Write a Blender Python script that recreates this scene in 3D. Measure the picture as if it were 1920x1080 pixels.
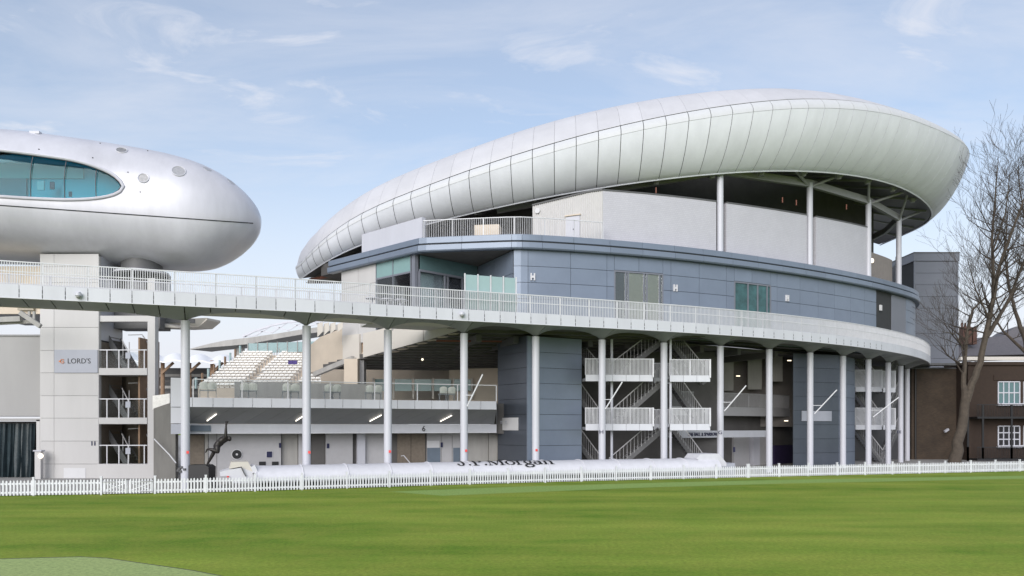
import bpy, bmesh, math, random
from mathutils import Vector, Matrix
from mathutils.bvhtree import BVHTree
random.seed(7)
for o in list(bpy.data.objects): bpy.data.objects.remove(o)
SC = bpy.context.scene
COL = SC.collection
# ------------------------------------------------------------------ camera
F, CX, HY, CH = 1500.0, 960.0, 800.0, 3.2       # focal length / principal column / horizon row in photo pixels, eye height in m
cam = bpy.data.cameras.new('camera'); camo = bpy.data.objects.new('camera', cam); COL.objects.link(camo)
camo.location = (0, 0, CH); camo.rotation_euler = (math.radians(90), 0, 0)
cam.sensor_width = 36; cam.lens = 36*F/1920; cam.shift_y = (HY-540)/1920
cam.clip_start = 0.5; cam.clip_end = 3000
SC.camera = camo
# ------------------------------------------------------------------ sky, sun, exposure
SUN_EL, SUN_AZ = math.radians(25), math.radians(-163)      # azimuth measured from +Y towards +X
W = bpy.data.worlds.new('World'); SC.world = W; W.use_nodes = True
nt = W.node_tree; nt.nodes.clear()
def N(t, ty, **kw):
    n = t.nodes.new(ty)
    for k, v in kw.items(): setattr(n, k, v)
    return n
out = N(nt, 'ShaderNodeOutputWorld'); bg = N(nt, 'ShaderNodeBackground'); bg.inputs[1].default_value = 0.115
sky = N(nt, 'ShaderNodeTexSky', sky_type='NISHITA'); sky.sun_disc = False
sky.sun_elevation = SUN_EL; sky.sun_rotation = SUN_AZ
sky.air_density = 1.0; sky.dust_density = 0.6; sky.ozone_density = 1.0
tc = N(nt, 'ShaderNodeTexCoord'); sep = N(nt, 'ShaderNodeSeparateXYZ'); nt.links.new(tc.outputs['Generated'], sep.inputs[0])
mz = N(nt, 'ShaderNodeMath', operation='ADD'); mz.inputs[1].default_value = 0.12; nt.links.new(sep.outputs[2], mz.inputs[0])
mzz = N(nt, 'ShaderNodeMath', operation='MAXIMUM'); mzz.inputs[1].default_value = 0.03; nt.links.new(mz.outputs[0], mzz.inputs[0])
dx = N(nt, 'ShaderNodeMath', operation='DIVIDE'); nt.links.new(sep.outputs[0], dx.inputs[0]); nt.links.new(mzz.outputs[0], dx.inputs[1])
dy = N(nt, 'ShaderNodeMath', operation='DIVIDE'); nt.links.new(sep.outputs[1], dy.inputs[0]); nt.links.new(mzz.outputs[0], dy.inputs[1])
cmb = N(nt, 'ShaderNodeCombineXYZ'); nt.links.new(dx.outputs[0], cmb.inputs[0]); nt.links.new(dy.outputs[0], cmb.inputs[1])
mp = N(nt, 'ShaderNodeMapping'); mp.inputs['Rotation'].default_value = (0, 0, math.radians(28)); mp.inputs['Scale'].default_value = (0.9, 2.0, 1); mp.inputs['Location'].default_value = (3.1, 1.7, 0)
nt.links.new(cmb.outputs[0], mp.inputs[0])
no = N(nt, 'ShaderNodeTexNoise'); no.inputs['Scale'].default_value = 1.25; no.inputs['Detail'].default_value = 9; no.inputs['Roughness'].default_value = 0.62; no.inputs['Distortion'].default_value = 0.5
nt.links.new(mp.outputs[0], no.inputs['Vector'])
rp = N(nt, 'ShaderNodeValToRGB'); rp.color_ramp.elements[0].position = 0.40; rp.color_ramp.elements[0].color = (0.28, 0.28, 0.28, 1)
rp.color_ramp.elements[1].position = 0.72; rp.color_ramp.elements[1].color = (0.62, 0.62, 0.62, 1)
nt.links.new(no.outputs['Fac'], rp.inputs[0])
# small wisps, gathered by a broad mask
mp2 = N(nt, 'ShaderNodeMapping'); mp2.inputs['Rotation'].default_value = (0, 0, math.radians(-35)); mp2.inputs['Scale'].default_value = (1.0, 1.7, 1); mp2.inputs['Location'].default_value = (-4.3, 3.4, 0)
nt.links.new(cmb.outputs[0], mp2.inputs[0])
nw = N(nt, 'ShaderNodeTexNoise'); nw.inputs['Scale'].default_value = 2.6; nw.inputs['Detail'].default_value = 8; nw.inputs['Roughness'].default_value = .6; nw.inputs['Distortion'].default_value = .8; nt.links.new(mp2.outputs[0], nw.inputs['Vector'])
rw_ = N(nt, 'ShaderNodeMapRange'); rw_.inputs[1].default_value = .44; rw_.inputs[2].default_value = .70; rw_.inputs[3].default_value = 0; rw_.inputs[4].default_value = .75; nt.links.new(nw.outputs['Fac'], rw_.inputs[0])
nm = N(nt, 'ShaderNodeTexNoise'); nm.inputs['Scale'].default_value = .45; nm.inputs['Detail'].default_value = 2; nt.links.new(mp2.outputs[0], nm.inputs['Vector'])
rm = N(nt, 'ShaderNodeMapRange'); rm.inputs[1].default_value = .40; rm.inputs[2].default_value = .58; nt.links.new(nm.outputs['Fac'], rm.inputs[0])
wm = N(nt, 'ShaderNodeMath', operation='MULTIPLY'); nt.links.new(rw_.outputs[0], wm.inputs[0]); nt.links.new(rm.outputs[0], wm.inputs[1])
wmx = N(nt, 'ShaderNodeMath', operation='MAXIMUM'); nt.links.new(wm.outputs[0], wmx.inputs[0]); nt.links.new(rp.outputs[0], wmx.inputs[1])
# thin high cloud: whiter towards the horizon all the way round
hz = N(nt, 'ShaderNodeMapRange'); hz.inputs[1].default_value = 0.09; hz.inputs[2].default_value = 0.42; hz.inputs[3].default_value = 0.95; hz.inputs[4].default_value = 0.0
nt.links.new(sep.outputs[2], hz.inputs[0])
mxf = N(nt, 'ShaderNodeMath', operation='MAXIMUM'); nt.links.new(wmx.outputs[0], mxf.inputs[0]); nt.links.new(hz.outputs[0], mxf.inputs[1])
mx = N(nt, 'ShaderNodeMixRGB'); mx.inputs[2].default_value = (4.75, 4.85, 5.25, 1)
nt.links.new(mxf.outputs[0], mx.inputs[0]); nt.links.new(sky.outputs[0], mx.inputs[1]); nt.links.new(mx.outputs[0], bg.inputs[0]); nt.links.new(bg.outputs[0], out.inputs[0])
sun = bpy.data.lights.new('sun', 'SUN'); sun.energy = 2.2; sun.angle = math.radians(50); sun.color = (1.0, 0.965, 0.93)
suno = bpy.data.objects.new('sun', sun); COL.objects.link(suno)
sd = Vector((math.sin(SUN_AZ)*math.cos(SUN_EL), math.cos(SUN_AZ)*math.cos(SUN_EL), math.sin(SUN_EL)))
suno.rotation_euler = sd.to_track_quat('Z', 'Y').to_euler(); suno.location = (-40, -10, 60)
SC.view_settings.view_transform = 'Standard'; SC.view_settings.look = 'None'; SC.view_settings.gamma = 1
SC.view_settings.exposure = 0.62
SC.render.engine = 'CYCLES'
# ------------------------------------------------------------------ materials
MATS = {}
def lin(c):
    return tuple((v/255/12.92 if v/255 < .04045 else ((v/255+.055)/1.055)**2.4) for v in c)
def mat(name, col, rough=.6, metal=0.0, var=.08, scale=3.0, bump=0.0, bscale=40., rnd=0.0, spec=.5, streak=False, coat=0.0):
    """plain surface: base colour with cloudy variation, optional per-object variation, fine bump"""
    m = bpy.data.materials.new(name); m.use_nodes = True; t = m.node_tree
    b = t.nodes['Principled BSDF']; b.inputs['Roughness'].default_value = rough; b.inputs['Metallic'].default_value = metal
    b.inputs['Specular IOR Level'].default_value = spec
    b.inputs['Coat Weight'].default_value = coat; b.inputs['Coat Roughness'].default_value = .12
    tc = N(t, 'ShaderNodeTexCoord'); g = N(t, 'ShaderNodeNewGeometry')
    mp = N(t, 'ShaderNodeMapping'); mp.inputs['Scale'].default_value = (1, 1, .22) if streak else (1, 1, 1)
    t.links.new(g.outputs['Position'], mp.inputs[0])
    n = N(t, 'ShaderNodeTexNoise'); n.inputs['Scale'].default_value = scale; n.inputs['Detail'].default_value = 6; n.inputs['Roughness'].default_value = .65
    t.links.new(mp.outputs[0], n.inputs['Vector'])
    r = N(t, 'ShaderNodeMapRange'); r.inputs[1].default_value = .25; r.inputs[2].default_value = .75; r.inputs[3].default_value = 1-var; r.inputs[4].default_value = 1+var
    t.links.new(n.outputs['Fac'], r.inputs[0])
    fac = r.outputs[0]
    if rnd:
        oi = N(t, 'ShaderNodeObjectInfo'); rr = N(t, 'ShaderNodeMapRange'); rr.inputs[3].default_value = 1-rnd; rr.inputs[4].default_value = 1+rnd
        t.links.new(oi.outputs['Random'], rr.inputs[0]); mm = N(t, 'ShaderNodeMath', operation='MULTIPLY')
        t.links.new(fac, mm.inputs[0]); t.links.new(rr.outputs[0], mm.inputs[1]); fac = mm.outputs[0]
    v = N(t, 'ShaderNodeVectorMath', operation='SCALE'); v.inputs[0].default_value = col[:3]
    t.links.new(fac, v.inputs['Scale']); t.links.new(v.outputs[0], b.inputs['Base Color'])
    if bump:
        n2 = N(t, 'ShaderNodeTexNoise'); n2.inputs['Scale'].default_value = bscale; n2.inputs['Detail'].default_value = 4
        t.links.new(g.outputs['Position'], n2.inputs['Vector'])
        bp = N(t, 'ShaderNodeBump'); bp.inputs['Strength'].default_value = bump; bp.inputs['Distance'].default_value = .02
        t.links.new(n2.outputs['Fac'], bp.inputs['Height']); t.links.new(bp.outputs[0], b.inputs['Normal'])
    MATS[name] = m; return m
def brickmat(name, c1, c2, mortar, bw, bh, rough=.8, dv=.25):
    m = mat(name, c1, rough, var=.15, scale=2)
    t = m.node_tree; b = t.nodes['Principled BSDF']
    g = N(t, 'ShaderNodeNewGeometry'); s = N(t, 'ShaderNodeSeparateXYZ'); t.links.new(g.outputs['Position'], s.inputs[0])
    c = N(t, 'ShaderNodeCombineXYZ'); ad = N(t, 'ShaderNodeMath', operation='ADD')
    t.links.new(s.outputs[0], ad.inputs[0]); t.links.new(s.outputs[1], ad.inputs[1]); t.links.new(ad.outputs[0], c.inputs[0]); t.links.new(s.outputs[2], c.inputs[1])
    k = N(t, 'ShaderNodeTexBrick'); k.inputs['Color1'].default_value = (*c1, 1); k.inputs['Color2'].default_value = (*c2, 1); k.inputs['Mortar'].default_value = (*mortar, 1)
    k.inputs['Scale'].default_value = 1; k.inputs['Brick Width'].default_value = bw; k.inputs['Row Height'].default_value = bh; k.inputs['Mortar Size'].default_value = bh*.09
    t.links.new(c.outputs[0], k.inputs['Vector']); 
    n = N(t, 'ShaderNodeTexNoise'); n.inputs['Scale'].default_value = .8; n.inputs['Detail'].default_value = 7; t.links.new(g.outputs['Position'], n.inputs['Vector'])
    r = N(t, 'ShaderNodeMapRange'); r.inputs[1].default_value = .3; r.inputs[2].default_value = .7; r.inputs[3].default_value = 1-dv; r.inputs[4].default_value = 1+dv; t.links.new(n.outputs['Fac'], r.inputs[0])
    v = N(t, 'ShaderNodeVectorMath', operation='SCALE'); t.links.new(k.outputs['Color'], v.inputs[0]); t.links.new(r.outputs[0], v.inputs['Scale'])
    t.links.new(v.outputs[0], b.inputs['Base Color'])
    bp = N(t, 'ShaderNodeBump'); bp.inputs['Strength'].default_value = .4; bp.inputs['Distance'].default_value = .01; bp.invert = True
    t.links.new(k.outputs['Fac'], bp.inputs['Height']); t.links.new(bp.outputs[0], b.inputs['Normal'])
    return m
def glassmat(name, tint, alpha=.55, rough=.03, gl_=.9):
    m = bpy.data.materials.new(name); m.use_nodes = True; t = m.node_tree; t.nodes.clear()
    o = N(t, 'ShaderNodeOutputMaterial'); tr = N(t, 'ShaderNodeBsdfTransparent'); tr.inputs[0].default_value = (*tint, 1)
    gl = N(t, 'ShaderNodeBsdfGlossy'); gl.inputs['Roughness'].default_value = rough; gl.inputs[0].default_value = (gl_, gl_, gl_, 1)
    fr = N(t, 'ShaderNodeFresnel'); fr.inputs[0].default_value = 1.5; ad = N(t, 'ShaderNodeMath', operation='ADD'); ad.inputs[1].default_value = 1-alpha-.4 if alpha < .6 else max(0, .84-alpha)
    t.links.new(fr.outputs[0], ad.inputs[0]); mx = N(t, 'ShaderNodeMixShader'); t.links.new(ad.outputs[0], mx.inputs[0]); t.links.new(tr.outputs[0], mx.inputs[1]); t.links.new(gl.outputs[0], mx.inputs[2])
    t.links.new(mx.outputs[0], o.inputs[0]); MATS[name] = m; return m
def emit(name, col, s):
    m = bpy.data.materials.new(name); m.use_nodes = True; b = m.node_tree.nodes['Principled BSDF']
    b.inputs['Emission Color'].default_value = (*col, 1); b.inputs['Emission Strength'].default_value = s; b.inputs['Base Color'].default_value = (.8, .8, .8, 1)
    MATS[name] = m; return m
mat('white', (.50, .505, .56), .42, var=.05, scale=1.5, streak=True)
mat('fascia_white', (.54, .55, .60), .4, var=.06, scale=1.2, rnd=.035, streak=True)
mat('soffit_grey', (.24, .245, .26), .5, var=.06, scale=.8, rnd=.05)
mat('roof_white', (.72, .735, .80), .5, var=.075, scale=.9, rnd=.03, streak=True)
mat('roof_trim', (.53, .54, .56), .6, var=.04, rnd=.02)
mat('roof_top', (.50, .50, .53), .55, var=.06, scale=.8, rnd=.03)
mat('pod_white', (.55, .55, .60), .36, metal=.15, var=.13, scale=.55, streak=True, coat=.15)
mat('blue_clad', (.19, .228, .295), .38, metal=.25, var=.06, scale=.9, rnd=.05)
mat('blue_clad_dim', (.105, .12, .15), .3, metal=.45, var=.08, scale=.7, rnd=.05)  # same cladding; the dark reflection of one face is put into the colour
mat('tower_clad', (.19, .20, .235), .42, metal=.2, var=.05, scale=.8, rnd=.035)
mat('dark_joint', (.035, .037, .04), .8)
mat('cream', (.58, .50, .41), .75, var=.07, scale=1.2, bump=.15, bscale=25)
mat('cream_panel', (.56, .525, .48), .6, var=.04, scale=.8)
mat('stone_panel', (.50, .49, .49), .65, var=.05, scale=.8, rnd=.03, streak=True, bump=.05)
mat('concrete', (.36, .35, .335), .85, var=.18, scale=1.1, bump=.2, streak=True)
mat('old_concrete', (.17, .165, .155), .9, var=.25, scale=1.4, bump=.3, streak=True)
mat('shaded_concrete', (.105, .10, .098), .85, var=.18, scale=.9)  # interior shade under the stand is put into this darker concrete colour
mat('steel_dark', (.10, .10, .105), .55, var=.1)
mat('steel_grey', (.30, .30, .31), .5, var=.1)
mat('door_grey', (.42, .415, .43), .55, var=.05, rnd=.05)
mat('wood', (.17, .14, .11), .6, var=.2, scale=6)
mat('blue_panel', (.13, .165, .21), .5)
mat('navy', (.012, .014, .06), .5); mat('black', (.012, .012, .014), .5); mat('bronze', (.018, .015, .014), .42, metal=.3, var=.2, scale=9)
mat('red', (.62, .045, .04), .5); mat('orange', (.62, .2, .06), .5); mat('purple_cloth', (.10, .07, .28), .7, var=.3, scale=5); mat('purple', (.03, .02, .07), .7)
mat('sign_white', (.58, .58, .60), .5, var=.03); mat('sign_grey', (.36, .375, .43), .5, var=.03)
mat('paving', (.30, .29, .28), .85, var=.15, scale=1.3, bump=.1)
mat('deck_floor', (.52, .50, .48), .8, var=.1)
mat('fence_white', (.64, .65, .69), .5, var=.12, scale=3)
mat('net_teal', (.18, .48, .42), .8, var=.1)
mat('cover_white', (.58, .58, .625), .5, var=.07, scale=2.5, rnd=.02, bump=.35, bscale=5)
mat('drape', (.02, .033, .04), .45, var=.25, scale=2, bump=.8, bscale=4)
mat('hoarding', (.33, .325, .325), .7, var=.05, scale=.8, streak=True)
mat('bark', (.068, .054, .042), .9, var=.35, scale=3, bump=.5, bscale=14)
mat('twig', (.045, .035, .028), .9, var=.2)
mat('seat_white', (.86, .84, .80), .6, var=.14, scale=6); mat('seat_grey', (.45, .46, .48), .5)  # white seats, brightened in colour for sunlight on the far bank
mat('tent', (.8, .8, .82), .7, var=.05); mat('timber', (.25, .16, .10), .7, var=.2)
mat('slate', (.10, .095, .105), .7, var=.2, scale=4); mat('brick_dark_shaded', (.033, .020, .014), .85, var=.2); mat('chimney', (.085, .042, .032), .85, var=.2)  # house brick is dark; shade over the house lowers its colour further
mat('interior_teal', (.14, .48, .58), .6, var=.1, scale=.6); mat('interior_pale', (.45, .55, .55), .6)
mat('porthole_pale', (.42, .42, .44), .35, metal=.3, var=.15, scale=8); mat('porthole', (.26, .26, .27), .35, metal=.3, var=.25, scale=8); mat('curtain', (.36, .32, .26), .8, var=.12, scale=9); mat('curtain_green', (.27, .36, .28), .8, var=.12, scale=9)
mat('ribbed_brown', (.21, .19, .18), .7, var=.1); mat('rail_white', (.58, .585, .62), .4)
mat('rib_white', (.52, .51, .51), .5, var=.04); mat('rust', (.17, .06, .04), .7)
brickmat('white_tile', (.515, .51, .555), (.485, .48, .525), (.425, .42, .465), .26, .13, .4, .03)
brickmat('brick_brown', (.058, .038, .024), (.042, .028, .019), (.05, .042, .034), .24, .08, .85)
glassmat('glass', (.90, .95, .94), .80); glassmat('glass_teal', (.55, .85, .90), .84, .03, .35); glassmat('glass_clear', (.95, .97, .97), .84, .12, .12)
def frosted(name, col):
    m = mat(name, col, .25, var=.06, scale=.7); return m
mat('teal_glazing', (.035, .10, .105), .06, var=.5, scale=1.6); frosted('frosted_teal', (.30, .42, .43)); frosted('teal_dark', (.10, .17, .18)); frosted('teal_mid', (.20, .32, .32))
emit('lamp', (1, .92, .78), 1.6); emit('lamp_soft', (1, .84, .6), 1.3)
# turf: mowing bands, worn patches, fine blades
def turf(name, c1, c2, c3, band=True):
    m = bpy.data.materials.new(name); m.use_nodes = True; t = m.node_tree; b = t.nodes['Principled BSDF']
    b.inputs['Roughness'].default_value = .9; b.inputs['Specular IOR Level'].default_value = .12
    g = N(t, 'ShaderNodeNewGeometry')
    mp = N(t, 'ShaderNodeMapping'); mp.inputs['Rotation'].default_value = (0, 0, math.radians(-17)); mp.inputs['Scale'].default_value = (.07, .30, 1); t.links.new(g.outputs['Position'], mp.inputs[0])
    n1 = N(t, 'ShaderNodeTexNoise'); n1.inputs['Scale'].default_value = 1.0; n1.inputs['Detail'].default_value = 5; n1.inputs['Roughness'].default_value = .6; t.links.new(mp.outputs[0], n1.inputs['Vector'])
    n2 = N(t, 'ShaderNodeTexNoise'); n2.inputs['Scale'].default_value = .55; n2.inputs['Detail'].default_value = 8; n2.inputs['Roughness'].default_value = .7; t.links.new(g.outputs['Position'], n2.inputs['Vector'])
    n3 = N(t, 'ShaderNodeTexNoise'); n3.inputs['Scale'].default_value = 9; n3.inputs['Detail'].default_value = 8; n3.inputs['Roughness'].default_value = .85; t.links.new(g.outputs['Position'], n3.inputs['Vector'])
    r1 = N(t, 'ShaderNodeValToRGB'); e = r1.color_ramp.elements; e[0].position = .38; e[0].color = (*c1, 1); e[1].position = .62; e[1].color = (*c2, 1); t.links.new(n1.outputs['Fac'], r1.inputs[0])
    r2 = N(t, 'ShaderNodeMapRange'); r2.inputs[1].default_value = .38; r2.inputs[2].default_value = .72; r2.inputs[3].default_value = 0; r2.inputs[4].default_value = .6; t.links.new(n2.outputs['Fac'], r2.inputs[0])
    mx = N(t, 'ShaderNodeMixRGB'); mx.inputs[2].default_value = (*c3, 1); t.links.new(r2.outputs[0], mx.inputs[0]); t.links.new(r1.outputs[0], mx.inputs[1])
    r3 = N(t, 'ShaderNodeMapRange'); r3.inputs[1].default_value = .3; r3.inputs[2].default_value = .7; r3.inputs[3].default_value = .5; r3.inputs[4].default_value = 1.5; t.links.new(n3.outputs['Fac'], r3.inputs[0])
    v = N(t, 'ShaderNodeVectorMath', operation='SCALE'); t.links.new(mx.outputs[0], v.inputs[0]); t.links.new(r3.outputs[0], v.inputs['Scale']); t.links.new(v.outputs[0], b.inputs['Base Color'])
    bp = N(t, 'ShaderNodeBump'); bp.inputs['Strength'].default_value = .5; bp.inputs['Distance'].default_value = .03; t.links.new(n3.outputs['Fac'], bp.inputs['Height']); t.links.new(bp.outputs[0], b.inputs['Normal'])
    MATS[name] = m
turf('turf', (.105, .195, .016), (.225, .30, .042), (.265, .275, .05))
turf('turf_pale', (.22, .34, .095), (.24, .35, .10), (.24, .33, .09))
turf('turf_mat', (.30, .385, .145), (.31, .39, .15), (.32, .385, .155))
# ------------------------------------------------------------------ helpers
WL = {}
def P(px, py, Y): return Vector(((px-CX)*Y/F, Y, CH+(HY-py)*Y/F))
def G(px, py, z=0.0):
    Y = (CH-z)*F/(py-HY); return Vector(((px-CX)*Y/F, Y, z))
class MB:
    def __init__(s): s.v = []; s.f = []
    def add(s, vs, fs):
        k = len(s.v); s.v += [tuple(v) for v in vs]; s.f += [tuple(i+k for i in f) for f in fs]; return s
    def box(s, c, size, rz=0.0):
        x, y, z = [q/2 for q in size]; ca, sa = math.cos(rz), math.sin(rz); vs = []
        for dz in (-z, z):
            for dx, dy in ((-x, -y), (x, -y), (x, y), (-x, y)): vs.append((c[0]+dx*ca-dy*sa, c[1]+dx*sa+dy*ca, c[2]+dz))
        return s.add(vs, [(3, 2, 1, 0), (4, 5, 6, 7), (0, 1, 5, 4), (1, 2, 6, 5), (2, 3, 7, 6), (3, 0, 4, 7)])
    def bar(s, a, b, w, h, up=(0, 0, 1)):
        a, b = Vector(a), Vector(b); d = (b-a).normalized(); sd = d.cross(Vector(up))
        if sd.length < 1e-4: sd = Vector((1, 0, 0))
        sd.normalize(); u = sd.cross(d).normalized(); sd *= w/2; u *= h/2
        return s.add([a-sd-u, a+sd-u, a+sd+u, a-sd+u, b-sd-u, b+sd-u, b+sd+u, b-sd+u], [(0, 1, 2, 3), (7, 6, 5, 4), (4, 5, 1, 0), (5, 6, 2, 1), (6, 7, 3, 2), (7, 4, 0, 3)])
    def tube(s, pts, r, n=8, cap=True):
        pts = [Vector(p) for p in pts]; rs = r if isinstance(r, (list, tuple)) else [r]*len(pts); rings = []
        ref = None
        for i, p in enumerate(pts):
            d = (pts[min(i+1, len(pts)-1)]-pts[max(i-1, 0)]).normalized()
            if ref is None: ref = Vector((0, 1, 0)) if abs(d.y) < .9 else Vector((1, 0, 0))
            x = (ref-d*ref.dot(d)).normalized(); ref = x; y = d.cross(x)
            rings.append([p+(x*math.cos(2*math.pi*k/n)+y*math.sin(2*math.pi*k/n))*rs[i] for k in range(n)])
        vs = [v for q in rings for v in q]; fs = []
        for i in range(len(pts)-1):
            for k in range(n): fs.append((i*n+k, i*n+(k+1) % n, (i+1)*n+(k+1) % n, (i+1)*n+k))
        if cap: fs += [tuple(range(n))[::-1], tuple((len(pts)-1)*n+k for k in range(n))]
        return s.add(vs, fs)
    def grid(s, rows, closed=False):
        n = len(rows[0]); vs = [p for r in rows for p in r]; fs = []
        for i in range(len(rows)-1):
            for k in range(n if closed else n-1): fs.append((i*n+k, i*n+(k+1) % n, (i+1)*n+(k+1) % n, (i+1)*n+k))
        return s.add(vs, fs)
    def slab(s, rows, th):
        """grid of points thickened by moving a copy along th (Vector) : closed"""
        n = len(rows[0]); m = len(rows); a = [Vector(p) for r in rows for p in r]; b = [p+th for p in a]; fs = []; K = n*m
        for i in range(m-1):
            for k in range(n-1):
                q = (i*n+k, i*n+k+1, (i+1)*n+k+1, (i+1)*n+k); fs.append(q); fs.append(tuple(K+j for j in q[::-1]))
        bd = [k for k in range(n)]+[i*n+n-1 for i in range(1, m)]+[(m-1)*n+k for k in range(n-2, -1, -1)]+[i*n for i in range(m-2, 0, -1)]
        for j in range(len(bd)):
            p, q = bd[j], bd[(j+1) % len(bd)]; fs.append((q, p, K+p, K+q))
        return s.add(a+b, fs)
    def poly(s, pts, th):
        """polygon extruded along th"""
        n = len(pts); a = [Vector(p) for p in pts]; th = Vector(th)
        return s.add(a+[p+th for p in a], [tuple(range(n)), tuple(range(2*n-1, n-1, -1))]+[((i+1) % n, i, n+i, n+(i+1) % n) for i in range(n)])
    def sweep(s, path, s0, s1, prof, step=1.0, caps=True):
        n = max(1, int(math.ceil(abs(s1-s0)/step))); rows = []
        for i in range(n+1):
            q = s0+(s1-s0)*i/n; rows.append([path.off(q, d, z) for d, z in prof])
        k = len(prof); self_k = len(s.v); s.grid(rows, closed=True)
        if caps: s.f += [tuple(self_k+j for j in range(k))[::-1], tuple(self_k+n*k+j for j in range(k))]
        return s
def rect(d0, d1, z0, z1): return [(d0, z0), (d1, z0), (d1, z1), (d0, z1)]
def obj(name, mb, m, parent=None, smooth=False, kind=None, label=None):
    me = bpy.data.meshes.new(name)
    off = WL.get(parent.name, Vector()) if parent else Vector()
    me.from_pydata([(v[0]-off.x, v[1]-off.y, v[2]-off.z) for v in mb.v], [], mb.f)
    bm = bmesh.new(); bm.from_mesh(me); bmesh.ops.recalc_face_normals(bm, faces=bm.faces); bm.to_mesh(me); bm.free()
    me.materials.append(MATS[m])
    if smooth:
        for p in me.polygons: p.use_smooth = True
        try: me.set_sharp_from_angle(angle=math.radians(38))
        except Exception: pass
    o = bpy.data.objects.new(name, me); COL.objects.link(o)
    if parent: o.parent = parent
    WL[o.name] = off
    if kind: o['kind'] = kind
    if label: o['label'] = label
    return o
def thing(name, label, cat, loc, group=None):
    o = bpy.data.objects.new(name, None); COL.objects.link(o); o.location = loc; o.empty_display_size = .3
    o['label'] = label; o['category'] = cat
    if group: o['group'] = group
    WL[o.name] = Vector(loc); return o
def struct(name, mb, m):
    o = obj(name, mb, m); o['kind'] = 'structure'; return o
def tagged(o, label, cat, group=None):
    o['label'] = label; o['category'] = cat
    if group: o['group'] = group
    return o
def dup(root, loc, label=None, rz=None):
    r = root.copy(); COL.objects.link(r); r.location = loc
    if rz is not None: r.rotation_euler = (0, 0, rz)
    if label: r['label'] = label
    for ch in list(root.children):
        c = ch.copy(); COL.objects.link(c); c.parent = r
        for g in ch.children:
            d = g.copy(); COL.objects.link(d); d.parent = c
    WL[r.name] = Vector(loc); return r
class Path:
    def __init__(s, pts, smooth=True, step=.25):
        pts = [Vector((p[0], p[1], 0)) for p in pts]
        if smooth:
            q = [pts[0]*2-pts[1]]+pts+[pts[-1]*2-pts[-2]]; d = []
            for i in range(1, len(q)-2):
                p0, p1, p2, p3 = q[i-1:i+3]; n = max(2, int((p2-p1).length/step))
                t0 = 0; t1 = t0+(p1-p0).length**.5; t2 = t1+(p2-p1).length**.5; t3 = t2+(p3-p2).length**.5
                for k in range(n):
                    t = t1+(t2-t1)*k/n
                    a1 = p0*((t1-t)/(t1-t0))+p1*((t-t0)/(t1-t0)); a2 = p1*((t2-t)/(t2-t1))+p2*((t-t1)/(t2-t1)); a3 = p2*((t3-t)/(t3-t2))+p3*((t-t2)/(t3-t2))
                    b1 = a1*((t2-t)/(t2-t0))+a2*((t-t0)/(t2-t0)); b2 = a2*((t3-t)/(t3-t1))+a3*((t-t1)/(t3-t1))
                    d.append(b1*((t2-t)/(t2-t1))+b2*((t-t1)/(t2-t1)))
            d.append(pts[-1]); pts = d
        s.p = pts; s.c = [0]
        for i in range(1, len(pts)): s.c.append(s.c[-1]+(pts[i]-pts[i-1]).length)
        s.L = s.c[-1]
    def _i(s, q):
        import bisect
        i = bisect.bisect_right(s.c, q)-1; return max(0, min(i, len(s.p)-2))
    def pt(s, q):
        i = s._i(q); return s.p[i].lerp(s.p[i+1], 0) + (s.p[i+1]-s.p[i])*((q-s.c[i])/(s.c[i+1]-s.c[i]))
    def tan(s, q): return (s.pt(q+.2)-s.pt(q-.2)).normalized()
    def nor(s, q):
        t = s.tan(q); return Vector((t.y, -t.x, 0))
    def off(s, q, d, z=0.0):
        p = s.pt(q)+s.nor(q)*d; return Vector((p.x, p.y, z))
    def rz(s, q):
        t = s.tan(q); return math.atan2(t.y, t.x)
    def spx(s, px, d=0.0, lo=None, hi=None):
        """arc length whose offset point is seen in photo column px (first crossing)"""
        q = lo or 0.0; hi = hi or s.L; f = lambda q: CX+F*s.off(q, d).x/s.off(q, d).y-px
        a = f(q)
        while q < hi:
            b = f(q+.1)
            if a <= 0 <= b or b <= 0 <= a: return q+.1*(a/(a-b) if a != b else 0)
            a = b; q += .1
        return hi
    def near(s, p):
        return min(range(len(s.p)), key=lambda i: (s.p[i].x-p[0])**2+(s.p[i].y-p[1])**2)
def interp(x, tab):
    if x <= tab[0][0]: return tab[0][1]
    for i in range(len(tab)-1):
        a, b = tab[i], tab[i+1]
        if x <= b[0]: return a[1]+(b[1]-a[1])*(x-a[0])/(b[0]-a[0])
    return tab[-1][1]
def text(name, body, size, o, xd, zd, m, parent, depth=.01, align='CENTER', squash=1.0):
    c = bpy.data.curves.new(name, 'FONT'); c.body = body; c.size = size; c.align_x = align; c.align_y = 'CENTER'; c.extrude = depth; c.resolution_u = 3
    ob = bpy.data.objects.new(name, c); COL.objects.link(ob); bpy.context.view_layer.update()
    me = bpy.data.meshes.new_from_object(ob); bpy.data.objects.remove(ob)
    xd = Vector(xd).normalized(); zd = Vector(zd).normalized(); n = xd.cross(zd); o = Vector(o)
    mb = MB(); mb.v = [tuple(o+xd*(v.co.x*squash)+zd*v.co.y+n*v.co.z) for v in me.vertices]; mb.f = [tuple(p.vertices) for p in me.polygons]
    return obj(name, mb, m, parent)
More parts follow.
